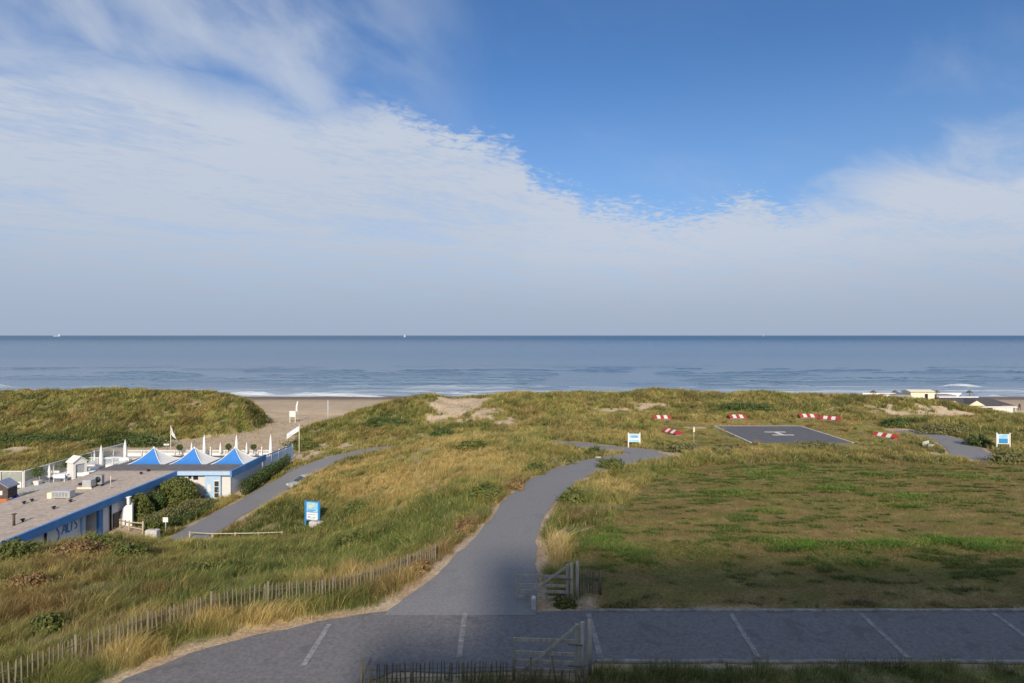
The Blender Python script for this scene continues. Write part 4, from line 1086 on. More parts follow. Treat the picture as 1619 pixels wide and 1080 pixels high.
x, y, _ = ad(122, 745, 72)
t = thing("beach_cabin", "narrow white gabled cabin with an open side on the terrace", "cabin", (x, y, DZ), R(-28))
mb = MB(); mb.box(-.75, .75, -.75, -.68, 0, 2.15); mb.box(-.75, .75, .68, .75, 0, 2.15); mb.box(-.75, -.68, -.68, .68, 0, 2.15); mb.box(.68, .75, -.68, -.5, 0, 2.15); mb.box(.68, .75, .5, .68, 0, 2.15); mb.box(.68, .75, -.5, .5, 1.9, 2.15)
mb.prism([(-.75, 2.15), (.75, 2.15), (0, 2.75)], 'x', .68, .75); mb.prism([(-.75, 2.15), (.75, 2.15), (0, 2.75)], 'x', -.75, -.68); mb.build("wall", M_WHITE, t)
mb = MB(); mb.prism([(-.9, 2.1), (-.86, 2.2), (0, 2.88), (.86, 2.2), (.9, 2.1), (0, 2.78)], 'x', -.88, .88); mb.build("roof", M_WHITE, t)
MB().box(-.66, .6, -.66, .66, .05, 2.1).build("dim_interior", M_METAL, t)

x, y, _ = ad(6, 780, 61)
t = thing("playhouse", "small wooden playhouse with a bluish roof at the terrace edge", "playhouse", (x, y, DZ), R(8))
mb = MB(); mb.box(-.85, .85, -.7, .7, .75, 1.9); mb.prism([(-.85, 1.9), (.85, 1.9), (0, 2.5)], 'y', -.7, .7); mb.build("wall", M_BROWN, t)
mb = MB(); mb.prism([(-1.0, 1.84), (-1.0, 1.94), (0, 2.66), (1.0, 1.94), (1.0, 1.84), (0, 2.56)], 'y', -.85, .85); mb.build("roof", mat("blue_felt", (.22, .25, .33), rough=.8), t)
mb = MB(); [mb.bar((sx * .78, sy * .62, 0), (sx * .78, sy * .62, .75), .12) for sx in (-1, 1) for sy in (-1, 1)]; mb.build("post", M_ORANGE, t)
MB().box(-.8, .8, -.74, -.705, .35, .75).build("front_board", M_ORANGE, t)
MB().box(-.35, .35, -.735, -.705, 1.15, 1.6).build("window", M_WHITE, t)
x, y, _ = ad(23, 778, 61.5)
t = thing("slide", "dark blue children's slide beside the wooden playhouse", "slide", (x, y, DZ), R(-20))
mb = MB(); mb.add([(-.6, -.25, 1.05), (-.6, .25, 1.05), (-.1, .25, .7), (-.1, -.25, .7), (.75, .25, .12), (.75, -.25, .12), (1.05, .25, .08), (1.05, -.25, .08)], [(0, 3, 2, 1), (3, 5, 4, 2), (5, 7, 6, 4)]); mb.build("chute", M_SLIDE, t)
for sy in (-.27, .27):
    mb = MB(); mb.bar((-.6, sy, 1.12), (1.05, sy, .12), .05, .16); mb.build("side_rail", M_SLIDE, t)
mb = MB(); [mb.bar((-.65, sy, 0), (-.6, sy, 1.1), .06) for sy in (-.25, .25)]; mb.build("ladder", M_METAL, t)

tb = thing("terrace_table", "", "table", (0, 0, 0))
MB().cbox(-.8, .8, -.42, .42, .70, .75, .01).build("tabletop", mat("table_white", (.70, .74, .80), rough=.3, var=.04), tb)
for sx in (-.7, .7):
    mb = MB(); mb.bar((sx, 0, 0), (sx, 0, .70), .09); mb.bar((sx, -.35, .03), (sx, .35, .03), .08, .05); mb.build("leg", M_GREYBOX, tb)
TB = [(86, 748, 70.5, "white topped table just behind the gravel roof, right of the small parasol"), (100, 745, 71.5, "white topped table behind the gravel roof, left of the cabin"), (138, 742, 72.5, "white topped table in front of the cabin's open side"), (146, 737, 75, "blue shaded table beside the cabin"),
      (172, 736, 77, "white topped table between the two tall left parasols"), (186, 733, 78, "white topped table left of the second tall parasol"), (181, 727, 81, "white topped table furthest back between the two tall left parasols"), (210, 729, 80, "white topped table against the first blue tent"), (168, 729, 80.5, "white topped table behind the parasol closest to the roof")]
repeat(tb, [(*ad(px, py, d)[:2], DZ, .15 * (i % 3), l) for i, (px, py, d, l) in enumerate(TB)], "terrace tables")
ch = thing("terrace_bench", "", "bench", (0, 0, 0))
M_CUSH = mat("blue_cushion", (.20, .27, .42), rough=.9, var=.12)
MB().cbox(-.75, .75, -.25, .25, .36, .46, .02).build("seat", M_CUSH, ch); MB().cbox(-.75, .75, .22, .30, .5, .95, .02).build("backrest", M_WHITE, ch)
for sx in (-.65, .65):
    mb = MB(); mb.box(sx - .04, sx + .04, -.22, .28, 0, .36); mb.build("leg", M_WHITE, ch)
CH = [(82, 744, 71.8, 0, "blue cushioned bench behind the table beside the small parasol"), (96, 748, 70.4, 3.14, "blue cushioned bench turned to the sea, left of the cabin"), (134, 746, 71.3, 3.14, "blue cushioned bench in front of the cabin's open side"), (152, 738, 74, 1.57, "white backed bench set crosswise beside the first tall parasol"),
      (178, 739, 75.5, 3.14, "white backed bench between the tall left parasols"), (192, 729, 79.2, 0, "white backed bench behind the second tall parasol"), (206, 734, 78.5, 1.57, "white backed bench set crosswise against the first tent")]
repeat(ch, [(*ad(px, py, d)[:2], DZ, rz, l) for px, py, d, rz, l in CH], "terrace benches")

# flagpoles
def flagpole(name, label, loc, h, kind):
    t = thing(name, label, "flag", loc)
    mb = MB(); mb.tube([(0, 0, 0), (0, 0, h)], [.07, .04], 8); mb.tube([(0, 0, h), (0, 0, h + .1)], [.07, .02], 8); mb.build("pole", M_STRAWR, t)
    vs, fs = [], []
    if kind == 'droop':      # hangs down to the right
        for i in range(9):
            s = i / 8
            for j in range(6):
                r = j / 5
                vs.append((.05 + s * .95 * (.55 + .45 * r) * 1.05, .10 * math.sin(s * 9 + r * 2), h - .1 - r * 1.15 * (1 - .25 * s) - s * 1.35))
    else:                    # hangs down to the left
        for i in range(9):
            s = i / 8
            for j in range(6):
                r = j / 5
                vs.append((-.05 - s * 1.9, .12 * math.sin(s * 8 + r), h - .15 - r * .8 - s * 1.25 - .0))
    for i in range(8):
        for j in range(5): fs.append((i * 6 + j, i * 6 + j + 1, (i + 1) * 6 + j + 1, (i + 1) * 6 + j))
    mb = MB(); mb.add(vs, fs, True)
    for i, f in enumerate(mb.f): mb.mi[i] = 1 if (i % 5) in (0, 3) else 0
    mb.build("flag", [M_WHITE2, mat("flag_grey_blue", (.40, .44, .56), rough=.8)], t)
    return t
x, y, _ = ad(270, 713, 86.5); flagpole("flagpole", "cream flagpole with a drooping pale flag behind the first blue tent", (x, y, hz(x, y) - .1), 4.5, 'droop')
mb = MB(); t = thing("signpost", "small white arm sign on a post beside the cream flagpole", "sign", (x - .75, y + .3, hz(x, y) - .1)); mb.bar((0, 0, 0), (0, 0, 1.75), .09); mb.build("post", M_GREYBOX, t); MB().cbox(-.5, .35, -.04, .04, 1.5, 1.75, .01).build("board", M_WHITE, t)
x, y, _ = ad(473, 714, 87); flagpole("flagpole", "tall cream flagpole with a white and blue flag beside the paling fence and hedge", (x, y, hz(x, y) - .15), 4.75, 'left')
x, y, _ = ad(462.5, 668, 118); z = hz(x, y)
t = thing("beach_notice_board", "white notice board on two posts where the sand road meets the beach", "sign", (x, y, z))
MB().cbox(-.65, .65, -.05, .05, 1.15, 2.35, .02).build("board", M_WHITE, t)
for sx in (-.55, .55):
    mb = MB(); mb.bar((sx, .08, -.2), (sx, .08, 2.3), .12); mb.build("post", M_WHITE, t)
x, y, _ = ad(470, 668, 119); z = hz(x, y)
t = thing("beach_flag", "slim white feather flag beside the beach notice board", "flag", (x, y, z)); mb = MB(); mb.tube([(0, 0, -.2), (0, 0, 3.2), (.15, 0, 4.35)], [.05, .04, .02], 6); mb.build("pole", M_WHITE, t)
mb = MB(); mb.add([(0.03, 0, 2.0), (.03, 0, 3.2), (.17, .0, 4.3), (-.05, .02, 4.2), (-.32, .05, 3.2), (-.36, .05, 2.3)], [(0, 1, 4, 5), (1, 2, 3, 4)]); mb.build("flag", M_WHITE2, t)
x, y, _ = ad(518.5, 660, 124); z = hz(x, y)
t = thing("beach_pole", "single white pole with a small dark flag standing on the beach behind the dune", "pole", (x, y, z)); mb = MB(); mb.tube([(0, 0, -.2), (0, 0, EYE - 103 * 124 / FPX - z)], [.08, .05], 8); mb.build("pole", M_WHITE, t)
mb = MB(); mb.add([(.06, 0, 1.9), (.06, 0, 2.5), (.75, .06, 2.3), (.75, .06, 1.8)], [(0, 1, 2, 3)]); mb.build("flag", mat("flag_slate", (.2, .22, .3)), t)

# hedge along the path, bushes in front of the restaurant
def hedge(label, pts, w, h, m, n, leaf, seed, h2=None):
    t = thing("hedge", label, "hedge", (pts[0][0], pts[0][1], hz(*pts[0])))
    rng = np.random.default_rng(seed)
    P = np.array(pts); seg = np.hypot(*np.diff(P, axis=0).T); cum = np.r_[0, np.cumsum(seg)]
    s = rng.random(n) * cum[-1]
    cx, cy = np.interp(s, cum, P[:, 0]), np.interp(s, cum, P[:, 1])
    i = np.clip(np.searchsorted(cum, s) - 1, 0, len(seg) - 1); T = np.diff(P, axis=0)[i] / seg[i][:, None]
    a = rng.random(n) * 2 * np.pi; r = rng.random(n) ** .3
    hh = np.interp(s, [0, cum[-1]], [h, h2 or h]) * (.75 + .6 * fbm(s, s * 0, 1.6, 3, seed)); ww = w * (.75 + .5 * fbm(s, s * 0 + 7, 1.8, 3, seed + 1))
    off = np.cos(a) * r * ww; up = hh * (.5 + .5 * np.sin(a) * r)
    x = cx - T[:, 1] * off; y = cy + T[:, 0] * off; z = hgt(x, y) + up
    C = np.c_[x, y, z] - np.array(t.location)
    nr = rng.normal(0, 1, (n, 3)) + np.c_[-T[:, 1] * np.cos(a), T[:, 0] * np.cos(a), np.sin(a)] * 1.2; nr /= np.linalg.norm(nr, axis=1)[:, None]
    tt = np.cross(nr, rng.normal(size=(n, 3))); tt /= np.linalg.norm(tt, axis=1)[:, None]; bb = np.cross(nr, tt)
    q = leaf * rng.uniform(.6, 1.4, n)[:, None]
    V = np.stack([C - tt * q, C - bb * q * .6, C + tt * q, C + bb * q * .6], 1).reshape(-1, 3)
    o = np_mesh("foliage", V, [(np.arange(n) * 4)[:, None] + np.array([[0, 1, 2, 3]])], m); o.parent = t
    mb = MB(); k = max(3, int(cum[-1] / 1.2))
    for j in range(k):
        q = cum[-1] * (j + .5) / k; xx, yy_ = np.interp(q, cum, P[:, 0]), np.interp(q, cum, P[:, 1]); zz = hz(xx, yy_)
        mb.tube([(xx - t.location.x, yy_ - t.location.y, zz - t.location.z - .2), (xx - t.location.x, yy_ - t.location.y, zz - t.location.z + h * .6)], [.05, .02], 5)
    mb.build("stem", M_BARK, t)
    return t
hedge("dark clipped hedge climbing beside the path along the restaurant's side wall", [(-31.25, 66.2), (-31.0, 70), (-30.7, 74), (-30.9, 78.5)], .55, 1.5, M_LEAFD, 9000, .085, 5, 2.1)
hedge("grey green low hedge along the slope between round bushes and path", [(-33.4, 63.4), (-34.0, 60.5), (-34.8, 57), (-35.6, 54.6)], .7, 1.2, M_LEAFG, 6500, .08, 6, 1.2)
hedge("dark low hedge beside the path's edge in front of the restaurant", [(-32.2, 61.5), (-32.9, 57.5), (-33.6, 54.2)], .5, .75, M_LEAFD, 4200, .07, 7, .9)
def spot(px, py, d): x, y, _ = ad(px, py, d); return (x, y, hz(x, y) - .05)
bush("round_bush", "large round clipped bush in front of the small dark windows", "bush", spot(281, 790, 62), (2.35, 1.7, 2.15), 9000, .10, 21, M_LEAF, "round bushes by the restaurant", .14)
bush("round_bush", "smaller round bush beside the curved white screen wall", "bush", spot(219, 815, 57.5), (1.35, 1.2, 1.75), 5200, .09, 22, M_LEAF, "round bushes by the restaurant", .14)
bush("round_bush", "dark bush squeezed between the two round bushes", "bush", spot(246, 800, 60), (1.2, 1.0, 1.5), 3600, .09, 23, M_LEAFD, "round bushes by the restaurant", .2)
bush("round_bush", "low bright green bush at the end of the small rail fence", "bush", spot(240, 832, 54.2), (.8, .7, .8), 1800, .07, 24, M_LEAF, "round bushes by the restaurant", .2)

# wooden rails, small signs and blocks by the lower path
def rail_fence(label, pts, hs, m, rails, name="rail_fence"):
    t = thing(name, label, "fence", (pts[0][0], pts[0][1], hz(*pts[0])))
    loc = [(x - pts[0][0], y - pts[0][1], hz(x, y) - hz(*pts[0])) for x, y in pts]
    for (x, y, z), h in zip(loc, hs):
        mb = MB(); mb.tube([(x, y, z - .3), (x, y, z + h)], .075, 8); mb.build("post", m, t)
    for r in rails:
        mb = MB(); mb.tube([(x, y - .08, z + h * r) for (x, y, z), h in zip(loc, hs)], .05, 7); mb.build("rail", m, t)
    return t
a, b = ad(190, 830, 55.0), ad(226, 838, 53.2)
rail_fence("short two railed wooden fence at the foot of the smaller round bush", [a[:2], ((a[0] * .6 + b[0] * .4), (a[1] * .6 + b[1] * .4)), b[:2]], [.95, 1.0, 1.35], M_RAIL, (.45, .88))
a, b = hit(300, 851), hit(446, 851)
rail_fence("long low single rail barrier across the foot of the grassy mound", [(a[0] + (b[0] - a[0]) * k / 4, a[1] + (b[1] - a[1]) * k / 4) for k in range(5)], [.62] * 5, M_RAIL, (.9,))
x, y, z = spot(262, 845, 53.5)
t = thing("small_sign", "small white plate on a thin post between path and low hedge", "sign", (x, y, z)); mb = MB(); mb.tube([(0, 0, -.2), (0, 0, 1.75)], .035, 6); mb.build("post", M_METAL, t); MB().cbox(-.25, .25, -.06, -.03, 1.3, 1.75, .01).build("plate", M_WHITE, t)
x, y, z = spot(241, 848, 52.3)
t = thing("concrete_block", "white concrete block at the start of the lower path", "block", (x, y, z)); MB().cbox(-.55, .55, -.3, .3, -.1, 1.0, .05).build("block", M_CONC, t); MB().cbox(-.16, .16, -.06, .06, 1.0, 1.06, .01).build("lifting_eye", M_GREYBOX, t)

# blue information sign on the slope
x, y, z = spot(494, 836, 54)
t = thing("information_sign", "tall blue framed beach sign with yellow swash on the grassy slope, rail beside it", "sign", (x, y, z), R(-14))
for sx in (-.74, .74):
    mb = MB(); mb.bar((sx, 0, -.4), (sx, 0, 2.5), .13); mb.build("post", M_SIGNB, t)
MB().box(-.67, .67, -.03, .05, .62, 2.45).build("board", M_SIGNB, t)
def plate(x0, x1, z0, z1, m, y=-.034, name="sign_print"): MB().box(x0, x1, y - .003, y, z0, z1).build(name, m, t)
plate(-.6, .58, 1.42, 2.36, M_SIGNL); plate(-.6, .58, .72, 1.38, mat("sign_white", (.70, .72, .78), rough=.4))
mb = MB(); mb.add([(-.5 + .9 * q, -.041, 2.02 + .12 * math.sin(q * 3.1)) for q in np.linspace(0, .6, 7)] + [(-.5 + .9 * q, -.041, 2.02 - .12 * math.sin(q * 3.1)) for q in np.linspace(.6, 0, 7)], [tuple(range(14))]); mb.build("yellow_swash", M_YEL, t)
for zz, x0, x1, mm in ((1.62, -.5, .35, M_SIGNB), (1.5, -.5, .1, M_SIGNB), (1.2, -.55, .5, mat("sign_olive", (.3, .36, .2), rough=.5)), (1.0, -.5, -.2, M_SIGNB), (.88, -.5, .3, M_METAL), (.97, .1, .45, M_METAL)): plate(x0, x1, zz - .035, zz + .035, mm, -.038, "printed_line")
x, y, z = spot(500.5, 845, 53.2)
t = thing("concrete_block", "rough pale concrete block at the foot of the blue framed beach sign", "block", (x, y, z), R(-14)); mb = MB(); mb.cbox(-.66, .66, -.3, .3, -.25, .62, .06); mb.build("block", M_CONC, t); MB().cbox(-.12, .12, -.06, .06, .62, .68, .01).build("lifting_eye", M_GREYBOX, t)

# car pulled up on the lower path, half behind the mound
cx_, cy_ = -25.2, 69.3
t = thing("parked_car", "silver grey car on the lower path, half hidden behind the grassy mound", "car", (cx_, cy_, -6.52), R(52))
def loft(secs, closed=True):
    """cross sections (x, [(y, z)...]) joined lengthwise"""
    mb = MB(); n = len(secs[0][1]); vs = [(x, a, b) for x, pr in secs for a, b in pr]; fs = []
    for i in range(len(secs) - 1):
        for k in range(n): fs.append((i * n + k, i * n + (k + 1) % n, (i + 1) * n + (k + 1) % n, (i + 1) * n + k))
    fs += [tuple(range(n)), tuple(range((len(secs) - 1) * n, len(secs) * n))]
    mb.add(vs, fs, True); return mb
def sec(w, z0, z1, t_=.06): return [(-w, z0 + t_), (-w + t_, z0), (w - t_, z0), (w, z0 + t_), (w, z1 - t_ * 1.4), (w - t_ * 1.4, z1), (-w + t_ * 1.4, z1), (-w, z1 - t_ * 1.4)]
body = loft([(-2.05, sec(.68, .35, .72)), (-1.9, sec(.80, .26, .84)), (-1.2, sec(.86, .22, .92)), (0, sec(.87, .2, .94)), (1.1, sec(.86, .22, .95)), (1.8, sec(.82, .26, .94)), (2.02, sec(.72, .34, .86))]).build("body", M_CARP, t)
loft([(-1.05, sec(.70, .90, .95, .02)), (-.35, sec(.64, .90, 1.40)), (.3, sec(.63, .90, 1.455)), (1.0, sec(.62, .90, 1.43)), (1.6, sec(.60, .90, 1.32)), (1.85, sec(.62, .90, .96, .02))]).build("cabin_glass", M_GLASS, t)
loft([(-.42, sec(.60, 1.385, 1.43, .02)), (.3, sec(.61, 1.44, 1.485, .02)), (1.0, sec(.60, 1.415, 1.46, .02)), (1.5, sec(.57, 1.33, 1.375, .02))]).build("roof", M_CARP, t)
for sx in (-1.28, 1.28):
    for sy in (-.80, .80):
        mb = MB(); mb.tube([(sx, sy - .1, .31), (sx, sy + .1, .31)], .31, 16); w = mb.build("wheel", M_TYRE, t)
        mb = MB(); mb.tube([(sx, sy - .104, .31), (sx, sy + .104, .31)], .19, 12); mb.build("rim", M_METAL, w)
for sy in (-.55, .55):
    MB().cbox(-2.07, -1.96, sy - .16, sy + .16, .62, .76, .02).build("headlight", M_WHITE, t); MB().cbox(1.94, 2.05, sy - .14, sy + .14, .68, .84, .02).build("tail_light", M_RED, t)

# ------------------------------------------------------------------ fences and gates by the car park
def paling_fence(label, pts, h, spacing, post_every, seed, m=None, hvar=.045, lean=.028, ph=None):
    m = m or M_WOODP
    rr = random.Random(seed)
    P = np.array(pts); seg = np.hypot(*np.diff(P, axis=0).T); cum = np.r_[0, np.cumsum(seg)]
    x0, y0 = pts[0]; z0 = hz(x0, y0)
    t = thing("paling_fence", label, "fence", (x0, y0, z0))
    def pos(s):
        x, y = float(np.interp(s, cum, P[:, 0])), float(np.interp(s, cum, P[:, 1]))
        return x - x0, y - y0, hz(x, y) - z0
    nb = max(1, round(cum[-1] / post_every))
    for b in range(nb + 1):
        s = cum[-1] * b / nb; x, y, z = pos(s); q = (ph or h) + rr.uniform(.02, .16)
        mb = MB(); mb.tube([(x, y, z - .3), (x + rr.uniform(-.03, .03), y, z + q)], [.06, .05], 8); mb.build("post", m, t)
        if b == nb: break
        e = cum[-1] * (b + 1) / nb
        mb = MB(); u = s + spacing
        while u < e - spacing * .5:
            x, y, z = pos(u); hh = h * (1 + rr.uniform(-hvar, hvar)); w = rr.uniform(.035, .06)
            lx, ly = rr.gauss(0, lean), rr.gauss(0, lean)
            a = Vector((x, y, z - .05)); c = Vector((x + lx, y + ly, z + hh))
            mb.bar(a, c, w, .025); mb.bar(c, c + (c - a).normalized() * .05, w * .5, .02)
            u += spacing * rr.uniform(.75, 1.3)
        mb.build("palings", m, t)
        for f in (.25, .75):
            mb = MB(); pts_ = [pos(s + (e - s) * k / 4) for k in range(5)]; mb.tube([(p[0], p[1] - .02, p[2] + h * f) for p in pts_], .012, 5); mb.build("wire", M_ROPE, t)
    return t
LF = [(-18.6, 17.0), (-16.7, 19.1), (-14.6, 21.9), (-12.9, 23.6), (-11.4, 24.8), (-8.4, 25.3), (-6.3, 26.9), (-4.4, 29.6), (-4.1, 30.4)]
paling_fence("weathered chestnut paling fence curving along the grassy bank beside the car park road", LF, .98, .15, 2.3, 1)
paling_fence("paling fence in shade along the road's near edge, ending at the lower gate", [(-5.2, 19.6), (-2.5, 19.75), (.05, 19.8)], .62, .13, 1.6, 2)
paling_fence("short paling fence beneath and in front of the lower gate", [(.25, 19.55), (1.3, 19.5), (2.5, 19.5)], .42, .2, .75, 3, hvar=.25, lean=.08)
paling_fence("short paling fence joining the upper gate to the field's corner", [(2.95, 25.75), (3.5, 26.1), (4.05, 26.0)], .98, .13, 1.1, 4)

def farm_gate(label, hinge, end, h, seed):
    hx, hy = hinge; z0 = hz(hx, hy)
    ex, ey = end[0] - hx, end[1] - hy; L0 = math.hypot(ex, ey); rz = math.atan2(-ey, -ex)
    t = thing("farm_gate", label, "gate", (hx, hy, z0), rz)     # leaf runs along local -x
    ze = hz(*end) - z0
    mb = MB(); mb.tube([(.20, .0, -.3), (.20, 0, h * 1.52)], [.085, .075], 10); mb.build("hinge_post", M_WOODG, t)
    mb = MB(); mb.tube([(.46, .12, -.3), (.46, .12, h * 1.56)], [.075, .07], 10); mb.build("hinge_post", M_WOODG, t)
    mb = MB(); mb.bar((0, 0, .08), (0, 0, h * 1.46), .12, .09); mb.build("stile", M_WOODG, t)
    mb = MB(); mb.bar((-L0, 0, .1), (-L0, 0, h * 1.02), .07, .07); mb.build("stile", M_WOODG, t)
    for f in (.12, .36, .60, .97):
        mb = MB(); mb.bar((.06, -.0, h * f), (-L0 - .02, 0, h * f), .035, .12); mb.build("rail", M_WOODG, t)
    mb = MB(); mb.bar((.02, -.06, h * 1.43), (-L0 * .82, -.06, h * .18), .035, .10); mb.build("brace", M_WOODG, t)
    mb = MB(); mb.bar((-L0 * .42, .05, h * .14), (-L0 * .42, .05, h * .96), .09, .035); mb.build("middle_stay", M_WOODG, t)
    for f in (.3, .9):
        mb = MB(); mb.tube([(.2, -.09, h * f), (-.3, -.062, h * f)], .022, 6); mb.build("hinge", M_ROPE, t)
    return t
farm_gate("weathered wooden field gate standing open at the path, blond grass behind it", (2.48, 25.6), (.18, 25.75), 1.13, 1)
farm_gate("weathered wooden gate in deep shade at the near road edge, paling fence before it", (2.28, 20.05), (.08, 20.2), 1.25, 2)
t = thing("loose_post", "leaning thin post in front of the lower gate", "post", (1.55, 19.45, hz(1.55, 19.45))); mb = MB(); mb.tube([(.0, 0, -.2), (-.18, .1, .92)], [.04, .035], 7); mb.build("shaft", M_WOODP, t); mb = MB(); mb.tube([(-.18, .1, .92), (-.19, .105, .97)], [.035, .01], 7); mb.build("tip", M_WOODP, t)
t = thing("loose_post", "upright thin post in front of the lower gate's left end", "post", (.62, 19.4, hz(.62, 19.4))); mb = MB(); mb.tube([(.0, 0, -.2), (.02, .02, .95)], [.045, .04], 7); mb.build("shaft", M_WOODP, t); mb = MB(); mb.tube([(.02, .02, .95), (.02, .02, 1.0)], [.04, .012], 7); mb.build("tip", M_WOODP, t)
t = thing("marker_stone", "small white marker stone where path meets the road by the upper gate", "stone", (.95, 24.9, .03)); MB().cbox(-.1, .1, -.1, .1, -.05, .5, .03).build("stone", M_CONC, t); MB().cbox(-.07, .07, -.07, .07, .5, .54, .01).build("cap", M_WHITE, t)

# ------------------------------------------------------------------ landing place with its markers
t = thing("helipad", "square dark asphalt helicopter landing place with white side lines and an H", "helipad", (37.65, 80.6, -2.0))
MB().box(-6.5, 6.5, -6.7, 6.7, -.25, .05).build("pad", M_PAD, t)
mb = MB(); mb.box(-6.72, -6.503, -6.7, 6.7, -.2, .09); mb.box(6.503, 6.72, -6.7, 6.7, -.2, .09)
M_EDGE = mat("edge_white", (.52, .50, .47), rough=.8, var=.3, scale=2); mb.build("edge_kerb", M_EDGE, t)
mb = MB(); mb.box(-6.5, 6.5, 6.703, 7.0, -.2, .09); mb.build("back_kerb", mat("edge_grey", (.3, .285, .26), rough=.9), t)
# the letter, lying a little askew
mb = MB(); mb.box(-1.5, -.95, -1.5, 1.5, .052, .058); mb.box(.95, 1.5, -1.5, 1.5, .052, .058); mb.box(-.95, .95, -.32, .32, .052, .058)
mb.build("letter_marking", M_EDGE, t, (.25, .2, 0), R(90))
mk = thing("landing_marker", "", "marker", (0, 0, 0))
mb = MB(); n = 5; L0 = 2.9
for i in range(n):
    mb.cur = i % 2; a, b = -L0 / 2 + L0 * i / n, -L0 / 2 + L0 * (i + 1) / n
    vs = [(x, y, z) for x in (a, b) for y, z in ((-.62, 0), (-.62, .12), (0, .5), (.62, .12), (.62, 0))]
    fs = [(0, 1, 6, 5), (1, 2, 7, 6), (2, 3, 8, 7), (3, 4, 9, 8)]
    if i == 0: fs.append((0, 1, 2, 3, 4))
    if i == n - 1: fs.append((5, 6, 7, 8, 9))
    mb.add(vs, fs)
mb.build("striped_hood", [M_RED, mat("marker_white", (.56, .52, .50), rough=.6, var=.15)], mk)
mb = MB(); mb.box(-1.3, 1.3, -.5, .5, -.5, .05); mb.build("footing", M_GREYBOX, mk)
def gz(px, py, d): x, y, _ = ad(px, py, d); return x, y, hz(x, y) + .02
for o_ in repeat(mk, [(*gz(1046, 660, 95), 0, "red and white striped marker beyond the landing place, end near the white board on posts"), (*gz(1165, 660, 95), .05, "red and white striped marker straight behind the landing place, dark scrub above it"),
            (*gz(1277, 661, 95), -.12, "red and white striped marker behind the landing place's right corner, a second one close by"), (*gz(1312, 663.5, 92), -.7, "slanting red and white marker right beside the one behind the pad's corner"),
            (*gz(1063, 687, 80), -1.15, "slanting red and white marker in rough grass between thin post and white board"), (*gz(1400, 690, 79.5), -1.0, "slanting red and white marker at the bend of the right hand side path")], "red and white landing markers"): o_.location.z += .14
def board_sign(label, px, py, d, rz, top):
    x, y, z = gz(px, py, d)
    t = thing("board_sign", label, "sign", (x, y, z), rz); h = top
    for sx in (-.72, .72):
        mb = MB(); mb.bar((sx, 0, -.3), (sx, 0, h), .13); mb.build("post", M_WHITE, t)
    MB().box(-.655, .655, -.03, .03, h * .36, h * .92).build("board", M_WHITE, t)
    return t, h
t, h = board_sign("pale blue and white information board on two white posts beside the path junction", 1002.5, 705.5, 71, 0, 1.85)
MB().box(-.6, .6, -.036, -.032, h * .62, h * .88).build("upper_panel", M_SIGNL, t); MB().box(-.6, .6, -.036, -.032, h * .38, h * .53).build("lower_panel", M_SIGNL, t)
MB().box(-.35, .45, -.042, -.038, h * .66, h * .80).build("printed_line", mat("sign_mid_blue", (.16, .33, .58)), t)
t, h = board_sign("white framed board with a deep blue picture beside the far bend of the side path", 1586, 711, 70, R(-8), 2.15)
MB().box(-.5, .5, -.036, -.032, h * .52, h * .9).build("upper_panel", M_SIGNL, t); MB().box(-.5, .5, -.042, -.038, h * .4, h * .66).build("lower_panel", M_SIGNB, t)
x, y, z = gz(1097, 707, 71.5)
t = thing("marker_post", "thin pale post with a small box on top near the landing place", "post", (x, y, z)); mb = MB(); mb.tube([(0, 0, -.2), (0, 0, 2.3)], .04, 7); mb.build("shaft", M_RAIL, t); MB().cbox(-.11, .11, -.11, .11, 1.75, 2.35, .02).build("box", M_STRAWR, t)
# bench and low kerb by the side path
x, y, z = gz(1468, 714, 71)
t = thing("stone_bench", "grey stone bench half sunk in grass at the bend of the side path", "bench", (x, y, z), R(35)); MB().cbox(-1.0, 1.0, -.28, .28, .38, .5, .03).build("seat", M_CONC, t); MB().cbox(-.95, .95, .24, .34, .55, .95, .03).build("backrest", M_CONC, t)
for sx in (-.7, .7): MB().cbox(sx - .12, sx + .12, -.22, .3, -.1, .38, .02).build("leg", M_CONC, t)
stone = thing("boulder", "", "stone", (0, 0, 0))
bm = bmesh.new(); bmesh.ops.create_icosphere(bm, subdivisions=2, radius=.35); rr = random.Random(3)
for v in bm.verts: v.co *= rr.uniform(.8, 1.15); v.co.z *= .6
me = bpy.data.meshes.new("rock"); bm.to_mesh(me); bm.free(); me.materials.append(M_CONC); o = bpy.data.objects.new("rock", me); COL.objects.link(o); o.parent = stone
repeat(stone, [(*gz(945, 721, 64), 0, "pale stone at the tip of the grass where the two paths part"), (*gz(588, 709, 86), 1, "pale stone on the bank above the lower path, dune behind"), (*gz(1080, 704, 72), 2, "grey stone in scrub at the foot of the thin post")], "loose stones")

